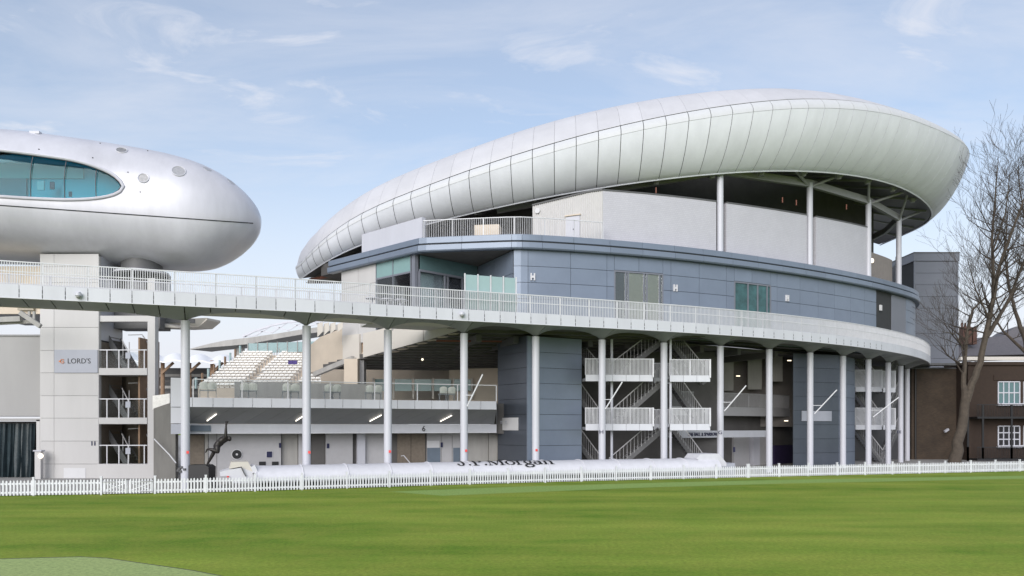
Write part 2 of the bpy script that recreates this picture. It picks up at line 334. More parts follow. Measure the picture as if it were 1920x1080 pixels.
def railing(path, s0, s1, d, z0, z1, parent, post_gap=1.9, gap=.11, mid=None, m='rail_white', bw=.02, posts=True):
    r = MB(); r.sweep(path, s0, s1, rect(d-.03, d+.03, z1-.05, z1)); obj('handrail', r, m, parent)
    if mid: r = MB(); r.sweep(path, s0, s1, rect(d-.02, d+.02, mid-.02, mid+.02)); obj('rail', r, m, parent)
    n = max(1, int((s1-s0)/gap)); b = MB()
    for i in range(n+1):
        q = s0+(s1-s0)*i/n; c = path.off(q, d, (z0+z1)/2-.02); b.box(c, (bw, bw*1.4, z1-z0-.06), path.rz(q))
    obj('balusters', b, m, parent, kind='stuff')
    if posts:
        n = max(1, round((s1-s0)/post_gap))
        for i in range(n+1):
            q = s0+(s1-s0)*i/n; b = MB().box(path.off(q, d-.04, (z0+z1)/2), (.05, .06, z1-z0+.02), path.rz(q)); obj('post', b, m, parent)
def panels(path, s0, s1, d, z0, z1, w, h, parent, m, name='panel', gap=.022, th=.05, skip=None, align=0.0):
    n = max(1, round((s1-s0)/w)); k = max(1, round((z1-z0)/h))
    for i in range(n):
        a = s0+(s1-s0)*i/n; b = s0+(s1-s0)*(i+1)/n
        for j in range(k):
            za = z0+(z1-z0)*j/k; zb = z0+(z1-z0)*(j+1)/k
            if skip and skip(a, b, za, zb): continue
            obj(name, MB().sweep(path, a+gap/2, b-gap/2, rect(d-th, d, za+gap/2, zb-gap/2), .6), m, parent)
# ------------------------------------------------------------------ plan curves (metres; camera at origin looking along +Y)
ci = list(range(14))
COLS = [(-16.7, 40.9)]+list(zip([-11.05, -6.96, -2.79, 1.43, 5.62, 9.83, 14.02, 18.05, 21.88, 25.44, 28.76, 31.93, 34.71, 37.12],
                                [43.03, 44.85, 46.54, 48.2, 49.93, 51.75, 53.84, 56.15, 58.7, 61.49, 64.55, 67.9, 71.44, 75.14]))
CP = Path([(-34, 34.7), (-28.1, 36.8), (-22.4, 38.85)]+COLS+[(39.2, 79.0), (40.7, 83.0), (41.4, 87)])
L2 = Path([(-14.4, 60.7), (-9.5, 55.95), (-6.3, 52.85), (-5.9, 52.5), (-5.4, 52.38), (-1.0, 51.65), (0.3, 51.5), (1.2, 51.6), (6, 52.9), (12.6, 55.5), (20.7, 59.9), (28.2, 65.0), (33.2, 69.2), (36.1, 72.2), (38.0, 75.4), (39.2, 79.5), (39.6, 84)])
FP = Path([(-40, 31.9), (-24.5, 36.3), (-14.9, 38.6), (0, 44.9), (16.2, 50.5), (36.5, 57.0), (60, 64.5)])
ZF, ZFT, ZD, ZR = 9.15, 9.75, 9.74, 10.81        # walkway fascia bottom / top, deck, rail top
ZC0, ZC1 = 14.6, 15.55                            # cornice
# ------------------------------------------------------------------ ground
struct('turf', MB().add([(-400, -150, 0), (400, -150, 0), (400, 700, 0), (-400, 700, 0)], [(0, 1, 2, 3)]), 'turf')
pv = [(p.x, p.y+.35, .012) for p in FP.p[::6]]+[(200, 110, .012), (200, 300, .012), (-200, 300, .012), (-200, 36, .012)]
struct('pavement', MB().add(pv, [tuple(range(len(pv)))]), 'paving')
pts = [(730, 922), (830, 929.5), (1200, 914.5), (1480, 906.5), (1920, 897.5), (2300, 892), (2300, 887), (1920, 892), (1480, 899.5), (1240, 905), (960, 913)]
q = [G(x, y)+Vector((0, 0, .004)) for x, y in pts]; struct('mown_strip', MB().add(q, [tuple(range(len(q)))]), 'turf_pale')
q = [(-22, 18.6, .006)]+[G(x, y)+Vector((0, 0, .006)) for x, y in [(0, 1048.5), (150, 1044.5), (200, 1047), (290, 1060), (360, 1070), (412, 1080), (500, 1102)]]+[(-4.2, 9, .006), (-22, 9, .006)]
struct('practice_mat', MB().add(q, [tuple(range(len(q)))]), 'turf_mat')
q2 = MB().tube([Vector(p)+Vector((0, 0, -.003)) for p in q[1:8]], .012, 5); obj('mat_edge', q2, 'dark_joint', bpy.data.objects['practice_mat'])
# ------------------------------------------------------------------ elevated walkway
wk = thing('elevated_walkway', 'white elevated walkway on slim round columns sweeping across the whole front', 'walkway', (0, 48, 0))
cs = []      # arc length of each column
for c in COLS: cs.append(CP.c[CP.near(c)])
bays = [cs[0]-11.6, cs[0]-5.8]+cs+[cs[-1]+4.5, cs[-1]+9]
bays = [b for b in bays if 0 < b < CP.L]
def arch(t): return max(0.0, 1-abs(2*t-1)**2.3)**.75
def zcol(i, t): return 8.95 if i < 1 else 8.6+.35*min(1, (1-t)*1.7)**.8 if i == 1 else 8.6+.56*arch(t)
for i in range(len(bays)-1):
    a, b = bays[i], bays[i+1]; back = -1.8 if i < 5 else -3.4; ns = 5
    for k in range(ns):
        rows = []
        for j in range(5):
            t = (k+j/4)/ns; t = min(max(t, k/ns+.004), (k+1)/ns-.004); q = a+(b-a)*t; zc = zcol(i, t)
            rows.append([CP.off(q, 1.8, ZF), CP.off(q, 1.2, ZF+(zc-ZF)*.30), CP.off(q, .6, ZF+(zc-ZF)*.66), CP.off(q, .15, zc+.003), CP.off(q, -.15, zc+.003)])
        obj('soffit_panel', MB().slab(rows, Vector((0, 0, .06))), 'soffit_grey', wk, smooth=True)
    rows = []
    for j in range(21):
        t = j/20; q = a+(b-a)*t; zc = zcol(i, t)
        if i < 5: rows.append([CP.off(q, -.15, zc+.06), CP.off(q, .6*back/1.8*.66, ZF+(zc-ZF)*.6), CP.off(q, back, ZF+.02)])
        else: rows.append([CP.off(q, -.14, zc+.05), CP.off(q, -.2, 9.28), CP.off(q, back, 9.30)])
    obj('rear_soffit', MB().slab(rows, Vector((0, 0, .05)) if i < 5 else Vector((0, .04, .03))), 'cream_panel' if i < 5 else 'shaded_concrete', wk, smooth=i < 5)  # lit rear underside painted cream on the left, shade painted dark on the right
obj('deck_slab', MB().sweep(CP, 1, CP.L-.5, rect(-1.85, 1.74, ZF+.12, ZD-.02)), 'shaded_concrete', wk)
sw0 = CP.spx(640, -1.8); obj('deck_slab', MB().sweep(CP, sw0+2, CP.L-.5, rect(-6.0, -1.86, ZF+.3, ZD-.03)), 'deck_floor', wk)
n = int((CP.L-2)/.94)
for i in range(n):
    a = 1+(CP.L-2)*i/n; b = 1+(CP.L-2)*(i+1)/n
    p = obj('fascia_panel', MB().sweep(CP, a+.012, b-.012, [(1.8, ZF-.0), (1.86, ZF-.02), (1.86, ZFT), (1.8, ZFT)], .5), 'fascia_white', wk)
    pj = CX+F*CP.off(a, 1.9).x/CP.off(a, 1.9).y
    if -50 < pj < 1660:
        o = MB()
        for zz in (ZF+.08, ZF+.3): o.box(CP.off(a, 1.855, zz), (.03, .03, .15), CP.rz(a))
        obj('joint_clip', o, 'dark_joint', wk)
obj('fascia_lip', MB().sweep(CP, 1, CP.L-1, rect(1.74, 1.88, ZF-.055, ZF-.021)), 'rail_white', wk)
railing(CP, 1, CP.L-1, 1.82, ZFT, ZR, wk, 1.88, .105, mid=ZFT+.58, bw=.03)
railing(CP, 1, CP.spx(700, -1.7), -1.72, ZD, ZR, wk, 1.88, .105, mid=ZFT+.58)
obj('rear_fascia', MB().sweep(CP, 1, CP.spx(700, -1.8), rect(-1.9, -1.85, ZF, ZD)), 'cream_panel', wk)
sg = [0, 1, 2, 3, 4]
for i, c in enumerate(COLS):
    o = obj('column', MB().tube([(c[0], c[1], 0), (c[0], c[1], 8.62)], .222, 24), 'white', wk, smooth=True)
    if i < 5:
        q = P([352, 580, 731, 874, 1006][i], [848, 848, 846.5, 845, 844][i], c[1]-.235); obj('red_plate', MB().box(q, (.13, .02, .14)), 'red', o)
    if i in (3, 5, 7, 9, 11):   # slanted banner rods
        x0, y0, x1, y1 = {3: (876, 762, 905, 702), 5: (1135, 767, 1167, 716), 7: (1358, 771, 1399, 723), 9: (1527, 776, 1569, 731), 11: (1637, 782, 1685, 745)}[i]
        Y = c[1]-.15; o2 = MB().tube([P(x0, y0, Y), P(x1, y1, Y-.3)], .042, 8); ym = y0+(y1-y0)*.35; xm = x0+(x1-x0)*.35
        obj('banner_rod', o2, 'rail_white', o, smooth=True); obj('bracket', MB().tube([P(x0-6, ym, Y), P(xm, ym, Y-.1)], .025, 6), 'rail_white', o)
for px, py, i, ch in ((1127.5, 810, 5, 'H'), (1350.5, 811, 7, 'G'), (1686, 810, 13, 'EE')):
    c = COLS[i]; text('letter', ch, .34, P(px, py, c[1]-.25), (1, 0, 0), (0, 0, 1), 'navy', wk, squash=1.2)
# frosted screen on the walkway edge
sc = thing('glass_screen', 'four frosted teal glass panes in white posts on the walkway rail', 'screen', CP.off(CP.spx(920, 1.8), 1.7, ZFT))
a, b = CP.spx(872, 1.7), CP.spx(968, 1.7)
for k in range(5):
    q = a+(b-a)*k/4; obj('post', MB().box(CP.off(q, 1.66, ZFT+1.02), (.07, .07, 2.04), CP.rz(q)), 'rail_white', sc)
    if k < 4: obj('pane', MB().sweep(CP, q+.05, a+(b-a)*(k+1)/4-.05, rect(1.63, 1.65, ZFT+.05, ZFT+1.98)), 'frosted_teal', sc)
# ------------------------------------------------------------------ grandstand : upper storey behind the walkway
gs = thing('grandstand', 'large curved grandstand with blue grey storey and sweeping white shell roof', 'grandstand', (10, 58, 0))
S = lambda px, d=0.0: L2.spx(px, d)
wall = obj('wall', MB().sweep(L2, S(975)+.1, L2.L-.3, rect(-.5, -.07, ZD-.6, ZC0), .5), 'dark_joint', gs)
win = [(S(1152), S(1243), 13.62), (S(1377), S(1445), 13.62), (S(1643), S(1699), 14.6)]
rows = [9.2, 10.35, 11.45, 12.5, 13.55, 14.6]
edges = [S(px) for px in (963, 990, 1070, 1138, 1198, 1258, 1311, 1362, 1410, 1457, 1500, 1534, 1565, 1595, 1621, 1643, 1699, 1712)]+[S(1716)+1, S(1716)+3.5, S(1716)+6]
def cutwall(a, b, za, zb, out):
    for w0, w1, wz in win:
        if w0 < b-.02 and w1 > a+.02 and za < wz-.02:
            if a < w0-.15: out.append((a, w0, za, zb))
            if b > w1+.15: out.append((w1, b, za, zb))
            if zb > wz+.1: out.append((max(a, w0), min(b, w1), wz, zb))
            return
    out.append((a, b, za, zb))
for i in range(len(edges)-1):
    for j in range(5):
        lst = []; cutwall(edges[i], edges[i+1], rows[j], rows[j+1], lst)
        for a, b, za, zb in lst:
            obj('cladding_panel', MB().sweep(L2, a+.012, b-.012, rect(-.07, 0, za+.014, zb-.014), .5), 'blue_clad', wall)
def glazed(a, b, z0, z1, fr, cur, nm='window', pm='glass'):
    """opening with frame, panes, mullions and a curtain a little way inside"""
    f = MB()
    for q in fr:
        s = a+(b-a)*q; f.box(L2.off(s, -.02, (z0+z1)/2), (.09, .1, z1-z0), L2.rz(s))
    f.sweep(L2, a, b, rect(-.07, .03, z1-.1, z1)); w = obj(nm, f, 'tower_clad', gs)
    for k in range(len(fr)-1):
        s0, s1 = a+(b-a)*fr[k]+.05, a+(b-a)*fr[k+1]-.05
        mm = cur[k]
        obj('pane', MB().sweep(L2, s0, s1, rect(-.05, -.035, z0, z1-.1)), pm, w)
        if mm: obj('curtain', MB().add([L2.off(s0+(s1-s0)*t/24, -.064+.008*(t % 2), z) for t in range(25) for z in (z0, z1-.1)], [(2*t, 2*t+1, 2*t+3, 2*t+2) for t in range(24)]), mm, w)
glazed(win[0][0]+.02, win[0][1]-.02, ZD, 13.6, (0, .22, .27, .6, .66, .93, 1), (None, None, 'curtain', None, 'curtain', None))
glazed(win[1][0]+.02, win[1][1]-.02, ZD, 13.6, (0, .36, .63, .9, 1), (None, None, None, None), pm='teal_glazing')
# open bay at the right end
o = obj('bay_column', MB().tube([L2.off(S(1665), -1.0, ZD), L2.off(S(1665), -1.0, ZC0)], .24, 16), 'white', gs, smooth=True)
for p0, p1 in ((1643, 1655), (1672, 1681)): obj('hanging_panel', MB().sweep(L2, S(p0), S(p1), rect(-.3, -.12, 12.7, 14.55)), 'white', gs)
obj('bay_wall', MB().sweep(L2, S(1672), S(1699), rect(-.05, -.02, ZD, 14.55)), 'tower_clad', gs)
obj('bay_lamp', MB().tube([L2.off(S(1657), .02, 10.9), L2.off(S(1657), .06, 10.9)], .11, 10), 'lamp', gs)
for px, py in ((998.5, 519), (1265.5, 540), (1475, 559), (1650, 577)):
    s = S(px); c = L2.off(s, .06); z = CH+(HY-py)*c.y/F; m = MB(); rz = L2.rz(s); t = L2.tan(s)
    for k in (-1, 1): m.box((c.x+t.x*k*.11, c.y+t.y*k*.11, z), (.08, .12, .46), rz)
    m.box((c.x, c.y, z), (.16, .08, .14), rz); obj('wall_light', m, 'sign_white', gs)
# left end: pale panels, glazed corner, recess with sliding doors
pale0, pale1, g1, pst = S(640), S(705), S(770), S(781)
for a, b in ((pale0, (pale0+pale1)/2), ((pale0+pale1)/2, pale1)):
    for za, zb in ((9.2, 11.3), (11.3, 13.3), (13.3, 14.6)): obj('pale_panel', MB().sweep(L2, a+.012, b-.012, rect(-.07, 0, za+.012, zb-.012)), 'stone_panel', gs)
obj('backing', MB().sweep(L2, pale0+.02, pale1-.02, rect(-.3, -.075, ZD, ZC0)), 'dark_joint', gs)
cw = obj('corner_window', MB().sweep(L2, pale1, g1, rect(-.08, .02, 13.45, 13.57)), 'tower_clad', gs)
mid = (pale1+g1)/2
for a, b in ((pale1+.03, mid-.03), (mid+.03, g1-.03)):
    obj('pane', MB().sweep(L2, a, b, rect(-.04, -.02, 13.57, 14.58)), 'teal_mid', cw); obj('pane', MB().sweep(L2, a, b, rect(-.04, -.02, ZD, 13.45)), 'glass', cw)
    obj('curtain', MB().add([L2.off(a+(b-a)*t/20, -.2+.05*(t % 2), z) for t in range(21) for z in (ZD, 13.45)], [(2*t, 2*t+1, 2*t+3, 2*t+2) for t in range(20)]), 'curtain_green', cw)
for q in (pale1+.01, mid, g1): obj('mullion', MB().box(L2.off(q, -.03, (ZD+ZC0)/2), (.06, .1, ZC0-ZD-.04), L2.rz(q)), 'tower_clad', cw)
obj('corner_post', MB().box(L2.off((g1+pst)/2, -.12, (ZD+ZC0)/2), (.34, .3, ZC0-ZD), L2.rz(g1)), 'tower_clad', gs)
RW = Path([tuple(L2.off(pst, -.25))[:2], (-2.45, 56.8)], False); RS = Path([(-2.42, 56.85), (.02, 51.7)], False)
dw = obj('sliding_doors', MB().sweep(RW, 0, RW.L, rect(-.05, .05, 13.5, 13.64)), 'tower_clad', gs)
fr = [0, .42, .47, .72, .76, 1]
for k, f in enumerate(fr): obj('frame', MB().box(RW.off(RW.L*f, 0, 11.6), (.09, .1, 3.8), RW.rz(1)), 'tower_clad', dw)
for k in range(5): obj('pane', MB().sweep(RW, RW.L*fr[k]+.05, RW.L*fr[k+1]-.05, rect(-.02, 0, ZD, 13.5)), 'glass', dw)
obj('upper_glass', MB().sweep(RW, 0.05, RW.L, rect(-.02, 0, 13.64, 14.58)), 'teal_dark', dw)
obj('room_back', MB().sweep(RW, 0, RW.L, rect(-3.2, -3.1, ZD, 14.58)), 'interior_pale', gs); obj('room_curtain', MB().sweep(RW, .2, RW.L*.3, rect(-.5, -.45, ZD, 13.5)), 'interior_pale', gs)
rsw = obj('recess_wall', MB().sweep(RS, 0, RS.L, rect(-.4, -.07, ZD, 14.58)), 'dark_joint', gs)
for j in range(3):
    for k in range(2): obj('cladding_panel', MB().sweep(RS, RS.L*k/2+.01, RS.L*(k+1)/2-.01, rect(-.07, 0, [ZD, 11.45, 13.1][j]+.014, [11.45, 13.1, 14.58][j]-.014)), 'blue_clad', rsw)
# cornice : two stepped courses, in lengths
cs0, cs1 = S(622), L2.L-.4; bnd = [cs0]+[S(p) for p in (700, 790, 868, 960, 978, 1014, 1073, 1140, 1200, 1260, 1313, 1367, 1415, 1460, 1503, 1540, 1572, 1600, 1627, 1650, 1675, 1700)]+[S(1714)+2, cs1]
obj('cornice_core', MB().sweep(L2, cs0+.1, cs1-.1, rect(-1.2, .22, ZC0+.05, ZC1-.05), .5), 'dark_joint', gs)
for i in range(len(bnd)-1):
    a, b = bnd[i]+.01, bnd[i+1]-.01
    obj('cornice_lower', MB().sweep(L2, a, b, [(-.1, ZC0), (.34, ZC0), (.40, ZC0+.08), (.40, ZC0+.41), (.2, ZC0+.41), (-.1, ZC0+.41)], .5), 'blue_clad', gs)
    obj('cornice_upper', MB().sweep(L2, a, b, [(-.1, ZC0+.52), (.24, ZC0+.52), (.30, ZC0+.55), (.30, ZC1-.04), (.22, ZC1), (-.6, ZC1)], .5), 'blue_clad', gs)
# terrace slab and ceiling over the storey
sl = [L2.off(L2.L*i/60, .1) for i in range(61)]
top = [(p.x, p.y) for p in sl]+[(34, 92), (10, 80), (-8, 72)]
obj('terrace_slab', MB().poly([(x, y, ZC0+.02) for x, y in top], (0, 0, ZC1-ZC0-.1)), 'shaded_concrete', gs)
# ------------------------------------------------------------------ top storey : white tiled boxes between round columns
L3 = Path([tuple(L2.off(L2.L*i/80, -1.05))[:2] for i in range(81) if L2.off(L2.L*i/80, 0).x > 2.5], True)
T = lambda px, d=0.0: L3.spx(px, d)
def ztop(px): return interp(px, [(1130, 19.15), (1343, 19.42), (1513, 19.75), (1627, 20.1), (1750, 20.1)])
for p0, p1 in ((1131, 1343), (1362, 1513), (1530, 1627)):
    a, b = T(p0), T(p1); n = 10; rr = []
    for i in range(n+1):
        s = a+(b-a)*i/n; z = ztop(p0+(p1-p0)*i/n); rr.append([L3.off(s, 0, ZC1-.05), L3.off(s, 0, z)])
    w = obj('white_wall', MB().slab(rr, L3.nor((a+b)/2)*-.45), 'white_tile', gs)
    c = MB(); rr = [[L3.off(a+(b-a)*i/n, .04, ztop(p0+(p1-p0)*i/n)+.002), L3.off(a+(b-a)*i/n, -.55, ztop(p0+(p1-p0)*i/n)+.002)] for i in range(n+1)]
    obj('coping', c.slab(rr, Vector((0, 0, .09))), 'steel_dark', w)
cor = L3.off(T(1131), 0); RB = Path([(1.45, 56.4), (cor.x-.02, cor.y+.02)], False)
nr = 34; m = MB(); rr = []
for i in range(nr*4+1):
    s = RB.L*i/(nr*4); d = (0, .0, .05, .05)[i % 4]; zt = 18.75+(19.15-18.75)*min(1, s/RB.L*1.25); rr.append([RB.off(s+(.001 if i % 4 in (2,) else 0), d, ZC1-.05), RB.off(s+(.001 if i % 4 in (2,) else 0), d, zt)])
rw = obj('ribbed_wall', m.slab(rr, RB.nor(1)*-.4), 'rib_white', gs)
obj('coping', MB().slab([[RB.off(RB.L*i/10, .1, 18.75+.4*min(1, i/8)+.01), RB.off(RB.L*i/10, -.5, 18.75+.4*min(1, i/8)+.01)] for i in range(11)], Vector((0, 0, .1))), 'steel_dark', rw)
s = RB.spx(1075); dr = obj('door', MB().box(RB.off(s, .07, ZC1+1.05), (1.02, .06, 2.1), RB.rz(1)), 'white', gs)
obj('door_head', MB().box(RB.off(s, .1, ZC1+2.17), (1.15, .14, .08), RB.rz(1)), 'cream', dr); obj('handle', MB().box(RB.off(s+.05, .11, ZC1+1.2), (.06, .03, .08), RB.rz(1)), 'navy', dr)
obj('round_lamp', MB().tube([RB.off(RB.spx(1009), .06, 18.35), RB.off(RB.spx(1009), .14, 18.35)], .19, 16), 'sign_white', gs, smooth=True)
# end bay: brown ribbed wall and pale rounded end
a, b = T(1640), T(1686); rr = []
for i in range(41):
    s = a+(b-a)*i/40; rr.append([L3.off(s, -.6+.04*(i % 2), ZC1-.05), L3.off(s, -.6+.04*(i % 2), 18.4)])
obj('ribbed_end_wall', MB().slab(rr, L3.nor(a)*-.3), 'ribbed_brown', gs)
obj('pale_end_wall', MB().sweep(L3, T(1690), T(1705)+1.5, rect(-.5, -.2, ZC1-.05, 18.9), .4), 'sign_grey', gs, smooth=True)
q = L3.off(T(1644), -.5, 0); obj('round_lamp', MB().tube([Vector((q.x, q.y, CH+(HY-489)*q.y/F)), Vector((q.x+.06, q.y-.12, CH+(HY-489)*q.y/F))], .2, 16), 'lamp_soft', gs)
# low white parapet and terrace railing at the left
PL = Path([tuple(L2.off(S(674), -.2))[:2], tuple(L2.off(S(786), -.25))[:2]], False)
a = PL.off(0, 0, ZC1); obj('parapet', MB().poly([PL.off(0, 0, ZC1-.1), PL.off(PL.L, 0, ZC1-.1), PL.off(PL.L, 0, 17.05), PL.off(0, 0, 17.0)], PL.nor(1)*-.3), 'white', gs)
tr = obj('terrace_railing', MB().sweep(L2, S(792), S(1132), rect(-.12, -.06, ZC1+.02, ZC1+.07)), 'rail_white', gs)
railing(L2, S(792), S(1132), -.09, ZC1, ZC1+1.2, tr, 2.2, .12)
obj('plant_box', MB().box(P(915, 437, 54.3), (1.7, 1.0, .9), -.15), 'cream', gs)
# columns to the roof
COL3 = [(1351, 324), (1519, 348), (1629, 380), (1688, 412)]
heads = []
for px, py in COL3:
    s = T(px, .02); p = L3.off(s, -.02 if px < 1650 else -.1); z = CH+(HY-py)*p.y/F; heads.append(Vector((p.x, p.y, z)))
    o = obj('roof_column', MB().tube([(p.x, p.y, ZC1-.1), (p.x, p.y, z+.2)], .235, 20), 'white', gs, smooth=True)
    obj('base_shoe', MB().tube([(p.x, p.y, ZC1-.08), (p.x, p.y, ZC1+.3)], .30, 16), 'steel_dark', o, smooth=True)
# ------------------------------------------------------------------ roof shell
BX = [562, 574, 583, 592, 605, 619, 638, 658, 686, 718, 750, 782, 817, 851, 888, 924, 961, 1001.6, 1040.6, 1079, 1118, 1157, 1197, 1236, 1274, 1311, 1347, 1380, 1411, 1441, 1470, 1498, 1523, 1547, 1570, 1591, 1609, 1627, 1644, 1660, 1675, 1690, 1706, 1721, 1733, 1742]
LOW = [(557, 528), (562, 524), (587, 506), (618, 485), (670, 457.5), (740, 436), (800, 421), (850, 407), (900, 396.5), (996, 374.5), (1080, 359), (1155, 348), (1236, 336), (1310, 328), (1379, 322.5), (1458, 319), (1536, 321), (1614, 330), (1655, 339), (1692, 350.5), (1722, 365), (1744.6, 383), (1752, 402)]
YL = [(562, 61), (700, 58.9), (800, 57.8), (1000, 56.8), (1155, 56.5), (1250, 56.5), (1350, 57.0), (1450, 58.5), (1550, 60.9), (1650, 64.6), (1720, 68.9), (1742, 71.4)]
STR = [(556, 505), (569, 494), (588, 477), (612, 451), (629, 438), (649, 425), (675, 412), (706.7, 399), (740.5, 386), (769, 374), (808, 360), (847, 347), (886, 333), (926, 320.5), (968, 306), (1010, 293), (1052, 280), (1094, 268.5), (1137, 258), (1181, 249), (1223, 240), (1265, 231.5), (1304, 225), (1344, 218), (1383, 212.5), (1421, 208.5), (1454, 205.5), (1487, 203), (1517, 201.5), (1547, 201.5), (1574, 203), (1598, 205), (1622, 207), (1643, 209.5), (1662, 212.5), (1681, 216), (1698, 220), (1712, 225), (1726, 231), (1739, 237), (1751, 243), (1765, 251), (1781, 260), (1797, 270)]
SIL = [(556, 497), (574, 459), (596, 431), (618, 407), (649, 383), (696, 356), (748, 332.5), (800, 309), (824, 300), (900, 270), (986, 242), (1054, 222), (1160, 198), (1265, 180.5), (1395, 171.6), (1484, 171), (1549, 176), (1600, 181)]
def smooth(v, k=2, it=3):
    for _ in range(it):
        v = [sum(v[max(0, i-k):i+k+1])/len(v[max(0, i-k):i+k+1]) if k <= i < len(v)-k else v[i] for i in range(len(v))]
    return v
lowp = []
for x in BX:
    Y = interp(x, YL); lowp.append(P(x, interp(x, LOW), Y))
# the far side, carried on as a plan curve
for x, y, Y in ((1748, 391.5, 73.0), (1751, 398, 74.8), (1752, 403, 76.5), (1750.5, 408.5, 78.2), (1747, 414, 80.0), (1741, 419, 81.8), (1733, 423.5, 83.6), (1724, 428, 85.4), (1714, 432.5, 87.2), (1703, 437, 89), (1691, 442, 90.7), (1678, 448, 92.3), (1664, 454, 93.8), (1650, 460, 95.2)):
    lowp.append(P(x, y, Y))
for ax in range(3):
    v = smooth([p[ax] for p in lowp], 2, 2)
    for i, p in enumerate(lowp): p[ax] = v[i]
NR = len(lowp); norm = []
for i in range(NR):
    t = lowp[min(i+1, NR-1)]-lowp[max(i-1, 0)]; t.z = 0; t.normalize(); norm.append(Vector((t.y, -t.x, 0)))
Wd = [interp(i, [(0, .55), (6, 1.0), (14, 1.9), (26, 2.35), (36, 2.8), (44, 3.1), (60, 3.1)]) for i in range(NR)]
Hh = []
for i in range(NR):
    q = lowp[i]+norm[i]*Wd[i]; px = CX+F*q.x/q.y
    Hh.append(CH+(HY-interp(px, STR))*q.y/F-q.z if i <= 43 else Hh[-1]*.7+5.35*.3)
Hh = smooth(Hh, 2, 3)
mid = []; crest = []
for i in range(NR):
    mu = interp(i, [(0, .35), (8, .55), (16, .68), (30, .8), (42, .75), (60, .7)]); md = interp(i, [(0, .2), (20, .35), (60, .6)])
    q = lowp[i]+norm[i]*(Wd[i]-md); q.z += Hh[i]+mu; mid.append(q)
dC = [interp(i, [(0, 1.0), (6, 2.4), (14, 3.8), (30, 4.2), (60, 4)]) for i in range(NR)]; rC = []
for i in range(NR):
    q = mid[i]-norm[i]*dC[i]; px = CX+F*q.x/q.y
    rC.append(CH+(HY-interp(px, SIL))*q.y/F-q.z if i <= 32 else max(.9, rC[-1]*.93))
rC = smooth(rC, 2, 4)
for i in range(NR):
    q = mid[i]-norm[i]*dC[i]; q.z += rC[i]; crest.append(q)
def section(i, u):
    """fascia from lower edge (u=0) to trim line (u=1)"""
    th = u*math.pi/2; ou = .5*u+.5*math.sin(th); up = .5*u+.5*(1-math.cos(th)); q = lowp[i]+norm[i]*(Wd[i]*ou); q.z += Hh[i]*up; return q
def trimsec(i, u):
    a = section(i, 1); b = mid[i]; q = a.lerp(b, u); q += norm[i]*(.10*math.sin(math.pi*u)); return q
def topsec(i, u):
    a, b = mid[i], crest[i]; q = a.lerp(b, u); q.z += .28*rC[i]*math.sin(math.pi*u)*(.9-.35*u); return q
def lerpsec(fn, i, f, u): return fn(i, u) if f == 0 else fn(i, u).lerp(fn(i+1, u), f)
roof = obj('roof', MB().grid([[crest[i], crest[i]-norm[i]*3+Vector((0, 0, .1)), crest[i]-norm[i]*6+Vector((0, 0, -.5)), lowp[i]-norm[i]*7.5+Vector((0, 0, 2.2)), lowp[i]-norm[i]*4+Vector((0, 0, 1.0)), lowp[i]-norm[i]*.12+Vector((0, 0, .1)),
      section(i, .5)-norm[i]*.12, section(i, 1)-norm[i]*.12, mid[i]-norm[i]*.1-Vector((0, 0, .1)), crest[i]-Vector((0, 0, .12))] for i in range(NR)], closed=True), 'steel_dark', gs, smooth=True)
for i in range(NR-1):
    g = .022/max(.4, (lowp[i+1]-lowp[i]).length); fs = (g, .5, 1-g)
    rows = [[lerpsec(section, i, f, .005+.995*u/8) for u in range(9)] for f in fs]; obj('fascia_panel', MB().slab(rows, -norm[i]*.05), 'roof_white', roof, smooth=True)
    rows = [[lerpsec(trimsec, i, f, .012+.976*u/4)+norm[i]*.02 for u in range(5)] for f in fs]; obj('trim_panel', MB().slab(rows, -norm[i]*.05), 'roof_trim', roof, smooth=True)
    rows = [[lerpsec(topsec, i, f, .015+.985*u/7)+Vector((0, 0, .03)) for u in range(8)] for f in (0.004, .5, .996)]; obj('roof_panel', MB().slab(rows, Vector((0, 0, -.04))), 'roof_top', roof, smooth=True)
obj('edge_trim', MB().tube([lowp[i]+Vector((0, 0, .02)) for i in range(NR)], .06, 6), 'roof_white', roof, smooth=True)
# soffit steelwork
rb = MB(); hp = [lowp[15]-norm[15]*1.6+Vector((0, 0, .2)), lowp[20]-norm[20]*1.6+Vector((0, 0, .1))]+heads+[heads[-1]+Vector((1.6, 6, .3)), heads[-1]+Vector((1.9, 13, .5))]
for a, b in zip(hp[:-1], hp[1:]): rb.bar(a+Vector((0, 0, .15)), b+Vector((0, 0, .15)), .3, .55)
obj('ring_beam', rb, 'steel_grey', roof)
for h in heads:
    i = min(range(NR), key=lambda k: (lowp[k]-h).length)
    for di, ins in ((-2, .6), (3, .6), (0, 5.0)):
        j = max(0, min(NR-1, i+di)); obj('strut', MB().tube([h+Vector((0, 0, -.1)), lowp[j]-norm[j]*ins+Vector((0, 0, .5+ins*.12))], .11, 8), 'steel_grey', roof, smooth=True)
for i in range(14, NR-2, 3):
    obj('rib', MB().bar(lowp[i]-norm[i]*.4+Vector((0, 0, .15)), lowp[i]-norm[i]*7.2+Vector((0, 0, 1.9)), .18, .35), 'steel_grey', roof)
for i in range(20, 46, 3): obj('downlight', MB().tube([lowp[i]-norm[i]*.75+Vector((0, 0, .25)), lowp[i]-norm[i]*.75+Vector((0, 0, -.12))], [.26, .2], 12), 'steel_grey', roof, smooth=True)
